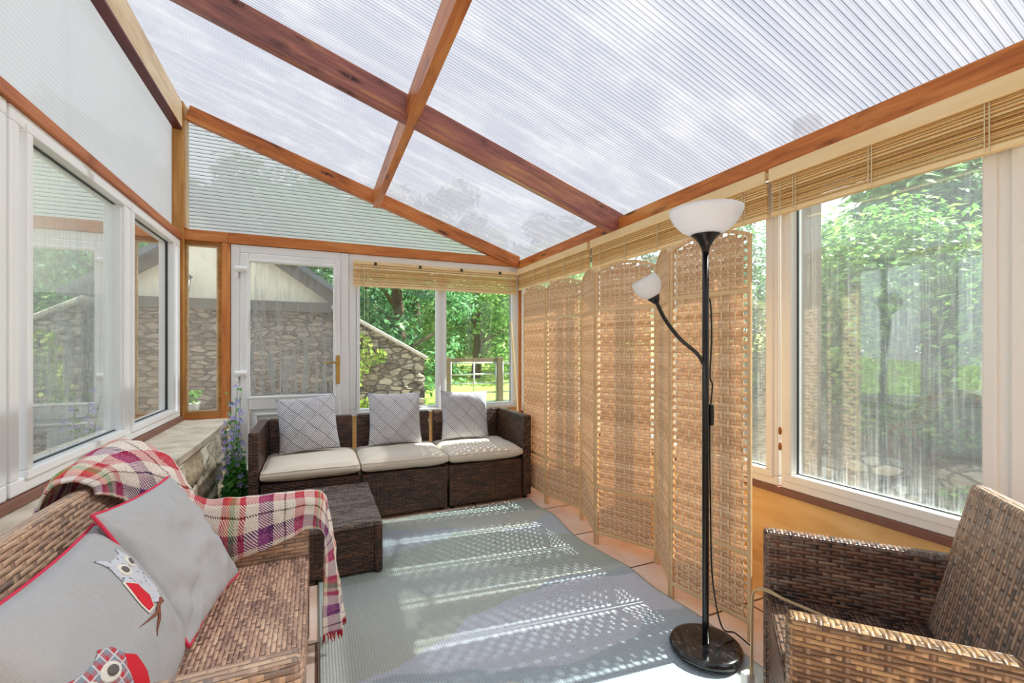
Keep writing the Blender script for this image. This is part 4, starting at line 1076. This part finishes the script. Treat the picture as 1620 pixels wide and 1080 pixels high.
# garden wall that steps down to the gate
t = thing('garden_wall', 'old sloping fieldstone garden wall with ivy seen through back window', 'wall', (.8, 6.2, -.03)); o = t.location
m = MB(); P = [(.22, -.03), (1.32, -.03), (1.34, 1.08), (.22, 1.70)]
def rough(x, z, y): return y+.03*noise.noise(Vector((x*5, z*8, y)))
m.grid(lambda u, v: (.22+1.12*u+.03*noise.noise(Vector((u*3, v*14, 3)))*(u > .99), rough(.22+1.12*u, v*2, 6.02), -.03+v*((1.70-.62*u)+.03)), 40, 50)
m.grid(lambda u, v: (.22+1.12*u, 6.42, -.03+v*((1.70-.62*u)+.03)), 4, 4)
m.grid(lambda u, v: (1.34+.03*noise.noise(Vector((u*3, v*14, 3))), 6.02+.4*u, -.03+v*1.11), 10, 40)
m.build('stonework', M_st, t, o)
MB().beam((.18, 6.2, 1.745), (1.37, 6.2, 1.085), .48, .045).build('coping', plain('coping_stone', 'b9b3a4', .9, nz=.2, bump=.01, sc_=9), t, o, bevel=.012)
m = MB(); L_ivy = leafmat('ivy_leaf', '6f9a35', 'a8c44c', 'd3dd7a')
for cx_, cz_, rx_, rz_, nn_ in ((.52, 1.10, .16, .30, 90), (.40, .85, .12, .22, 60), (.60, .45, .12, .14, 60), (.30, .35, .09, .3, 50), (.75, 1.12, .08, .08, 26)):
    for k in range(nn_):
        a = R.uniform(0, 6.28); q = math.sqrt(R.random()); leaf_disc(m, (cx_+rx_*q*math.cos(a), 5.97, cz_+rz_*q*math.sin(a)), (R.gauss(0, .4), -1, .4), R.uniform(.022, .04), 6)
m.build('ivy', L_ivy, t, o)
# gate and fence
M_galv = plain('galvanised_steel', 'b9bdbf', .35, Metallic=.6); M_oldwood = plain('weathered_gatepost', '6e5c48', .9, nz=.2)
t = thing('field_gate', 'tubular metal field gate at lawn edge seen through back window', 'gate', (3.6, 8.3, 0)); o = t.location
for nm, x0, x1, mt_ in (('gate_frame', 2.35, 3.28, M_galv), ('gate_frame', 3.42, 4.7, M_galv)):
    m = MB()
    for zz in (.18, .36, .54, .72, .94): m.tube([(x0, 8.3, zz), (x1, 8.3, zz)], .016, 8)
    for xx in (x0, (x0+x1)/2, x1): m.tube([(xx, 8.3, .14), (xx, 8.3, .96)], .018, 8)
    m.build(nm, mt_, t, o)
for xx in (2.28, 3.35, 4.78):
    o2 = MB().beam((xx, 8.3, -.05), (xx, 8.3, 1.05), .12, .12, up=(1, 0, 0)).build('gate_post', M_oldwood, org=(xx, 8.3, -.05), bevel=.01)
    tag(o2, {2.28: 'weathered post at the left end of the metal field gate', 3.35: 'weathered post between the two halves of the metal field gate', 4.78: 'weathered post at the right end of the metal field gate'}[xx], 'post', 'gate posts')
o2 = MB().beam((2.35, 8.34, 1.0), (3.3, 8.34, 1.0), .05, .07).build('fence_rail', M_oldwood, org=(2.8, 8.34, .96)); tag(o2, 'brown wooden rail across the left half of the field gate', 'rail')

# trees
M_bark = plain('bark', '5b4a3c', .95, nz=.3, bump=.02, sc_=6)
L_dark = leafmat('dark_tree_leaf', '1e4a2c', '45804a', '96c98a'); L_light = leafmat('light_tree_leaf', '3f6e34', '78a650', 'bcd488'); L_far = leafmat('far_tree_leaf', '22492f', '3e6c46', '6a9a64')
def tree(name, label, x, y, h, r, mat, nleaf, ls, ncl=26, group=None, low=.1):
    z0 = lawnz(x, y) if y > 6.9 else 0
    t = thing(name, label, 'tree', (x, y, z0-.05), group=group); o = t.location
    m = MB(); m.tube(bez([(x, y, z0-.1), (x+.1, y, z0+h*.3), (x-.05, y+.1, z0+h*.7)], 5), [.16]*5+[.12]*5+[.06], 8)
    for k in range(5):
        a = k*1.3; m.tube([(x, y, z0+h*(.2+.08*k)), (x+r*.6*math.cos(a), y+r*.6*math.sin(a), z0+h*(.35+.1*k))], [.06, .02], 6)
    m.build('trunk', M_bark, t, o)
    f = MB()
    for c in range(ncl):
        a = R.uniform(0, 6.28); zz = R.uniform(low, .92); prof = math.sin(PI*min(.97, max(.12, zz*.85+.15)))**.6
        cc = Vector((x+r*prof*math.cos(a)*R.uniform(.45, .9), y+r*prof*math.sin(a)*R.uniform(.45, .9), z0+h*zz)); cr_ = r*R.uniform(.24, .42)
        for k in range(nleaf//ncl):
            d = Vector((R.gauss(0, 1), R.gauss(0, 1), R.gauss(0, 1))).normalized(); p = cc+Vector((d.x*cr_, d.y*cr_, d.z*cr_*.7))*R.uniform(.6, 1.05)
            n_ = (d+Vector((R.gauss(0, .5), R.gauss(0, .5), .6+R.gauss(0, .4)))).normalized(); s_ = ls*R.uniform(.6, 1.2)
            a1 = n_.orthogonal().normalized(); a1 = Matrix.Rotation(R.uniform(0, 6.28), 3, n_) @ a1; b1 = n_.cross(a1)
            b0 = len(f.v); f.v += [p-a1*s_, p+b1*s_*.45-n_*s_*.1, p+a1*s_, p-b1*s_*.45-n_*s_*.1]; f.face([b0, b0+1, b0+2, b0+3], [(0, 0)]*4, 0, True)
    f.build('foliage', mat, t, o)
    return t
tree('garden_tree', 'nearest dark leafy tree behind the sloping garden wall', 1.7, 10.6, 4.6, 1.9, L_dark, 9000, .085, 40)
tree('garden_tree', 'dark tree showing above the outbuilding roof through the door glass', -.4, 13.0, 5.2, 2.0, L_dark, 7000, .10, 34)
tree('garden_tree', 'pale green tree seen behind the gate through the right pane', 4.6, 13.4, 4.8, 2.0, L_light, 9000, .09, 38)
tree('garden_tree', 'light green tree at the right edge of the back window', 7.4, 14.5, 5.0, 2.1, L_light, 7000, .10, 34)
tree('garden_tree', 'dark tree between the sloping wall and the pale green tree', 3.3, 16.5, 6.2, 2.3, L_dark, 8000, .11, 34)
FT = ['broad dark tree far behind the garden, seen beyond the lawn']
for i, (x_, y_) in enumerate(((-7, 20), (-3.5, 21), (-.2, 22), (3, 23), (6.2, 22), (9.4, 21), (12.6, 22), (16, 21))):
    tree('distant_tree', 'dark green tree in the far tree line beyond the lawn', x_, y_, 8.2, 2.7, L_far, 4200, .21, 26, group='far tree line beyond the lawn', low=.03)

# planting outside the right windows
L_bush = leafmat('shrub_leaf', '447c32', '78ad48', 'b4d674'); L_bush2 = leafmat('shrub_leaf_dark', '2a5c30', '528a44', '8ab868')
def shrub(label, x, y, z, rx, ry, rz, mat, n, ls, name='garden_shrub', group=None):
    t = thing(name, label, 'shrub', (x, y, z), group=group); o = t.location
    st_ = MB()
    for k in range(6):
        a = k*1.05; st_.tube([(x, y, z-.05), (x+rx*.3*math.cos(a), y+ry*.3*math.sin(a), z+rz*.6), (x+rx*.7*math.cos(a), y+ry*.7*math.sin(a), z+rz*1.3)], [.02, .013, .005], 6)
    st_.build('stems', M_bark, t, o)
    f = MB()
    for c in range(22):
        a = R.uniform(0, 6.28); q = math.sqrt(R.random())*.8; zz = R.uniform(.1, .95); k2 = math.sqrt(max(.1, 1-(zz*1.0-.3)**2))
        cc = Vector((x+rx*q*math.cos(a)*k2, y+ry*q*math.sin(a)*k2, z+2*rz*zz*.92))
        for k in range(n//22):
            d = Vector((R.gauss(0, 1), R.gauss(0, 1), R.gauss(0, 1))).normalized(); p = cc+Vector((d.x*rx, d.y*ry, d.z*rz))*R.uniform(.2, .42)
            n_ = (d*.6+Vector((R.gauss(0, .4), R.gauss(0, .4), 1))).normalized(); s_ = ls*R.uniform(.6, 1.2)
            a1 = n_.orthogonal().normalized(); a1 = Matrix.Rotation(R.uniform(0, 6.28), 3, n_) @ a1; b1 = n_.cross(a1)
            b0 = len(f.v); f.v += [p-a1*s_, p+b1*s_*.5, p+a1*s_-n_*s_*.3, p-b1*s_*.5]; f.face([b0, b0+1, b0+2, b0+3], [(0, 0)]*4, 0, True)
    f.build('foliage', mat, t, o)
for i, (x_, y_, rx_, ry_, rz_, mt_, lb_) in enumerate((
    (4.1, 3.2, .8, .8, .95, L_bush2, 'dark shrub outside, seen in the pane between screen and mullion'),
    (3.9, 2.0, .75, .75, .85, L_bush, 'bright green shrub behind the timber post outside'),
    (4.0, .9, .8, .8, .9, L_bush, 'bright green shrub outside, in the middle of the streaky pane'),
    (4.1, -.3, .8, .8, .85, L_bush, 'bright green shrub outside, at the right end of the windows'),
    (5.4, 2.6, 1.1, 1.1, 1.15, L_bush2, 'tall dark shrub rising behind the left of the bright shrubs'),
    (5.6, .9, 1.1, 1.1, 1.15, L_bush2, 'tall dark shrub rising behind the middle of the bright shrubs'),
    (5.5, -.9, 1.1, 1.1, 1.15, L_bush2, 'tall dark shrub rising behind the right of the bright shrubs'))):
    shrub(lb_, x_, y_, bank(x_)-.02, rx_, ry_, rz_, mt_, 9500 if x_ < 5 else 9500, .036 if x_ < 5 else .075)
for x_, y_, s_, lb_ in ((2.95, 1.05, .22, 'low leafy plant on the bank beneath the streaky window'), (3.1, .62, .26, 'low leafy plant on the bank just right of the first'),
    (3.55, 1.55, .34, 'leafy low plant among the fieldstones behind the timber post'), (3.35, .30, .34, 'leafy low plant at the right end of the bank'), (2.75, 1.38, .17, 'smallest low plant on the bank, close to the streaky window'), (3.6, 1.05, .3, 'low plant at the foot of the middle bright shrub')):
    shrub(lb_, x_, y_, bank(x_), s_, s_, s_*.65, L_mid, 1500, .026, 'low_plant')
for i, (x_, y_, r_) in enumerate(((2.95, 1.75, .13), (3.15, 2.0, .16), (3.1, 1.45, .12), (3.35, 1.2, .15), (3.3, 1.7, .14), (3.45, .85, .13), (3.4, 2.3, .17), (2.9, 2.3, .13))):
    o2 = MB().blob((x_, y_, bank(x_)+r_*.35), (r_, r_*1.2, r_*.7), 14, 10).build('edging_stone', M_st, org=(x_, y_, bank(x_))); tag(o2, 'pale rounded fieldstone on the soil bank outside right windows', 'stone', 'fieldstones on the bank')
o2 = MB().beam((2.72, 1.77, 0), (2.72, 1.77, 2.6), .11, .11, up=(1, 0, 0)).build('timber_post', M_oldwood, org=(2.72, 1.77, .05), bevel=.01); tag(o2, 'tall grey-brown timber post standing outside the streaky window', 'post')
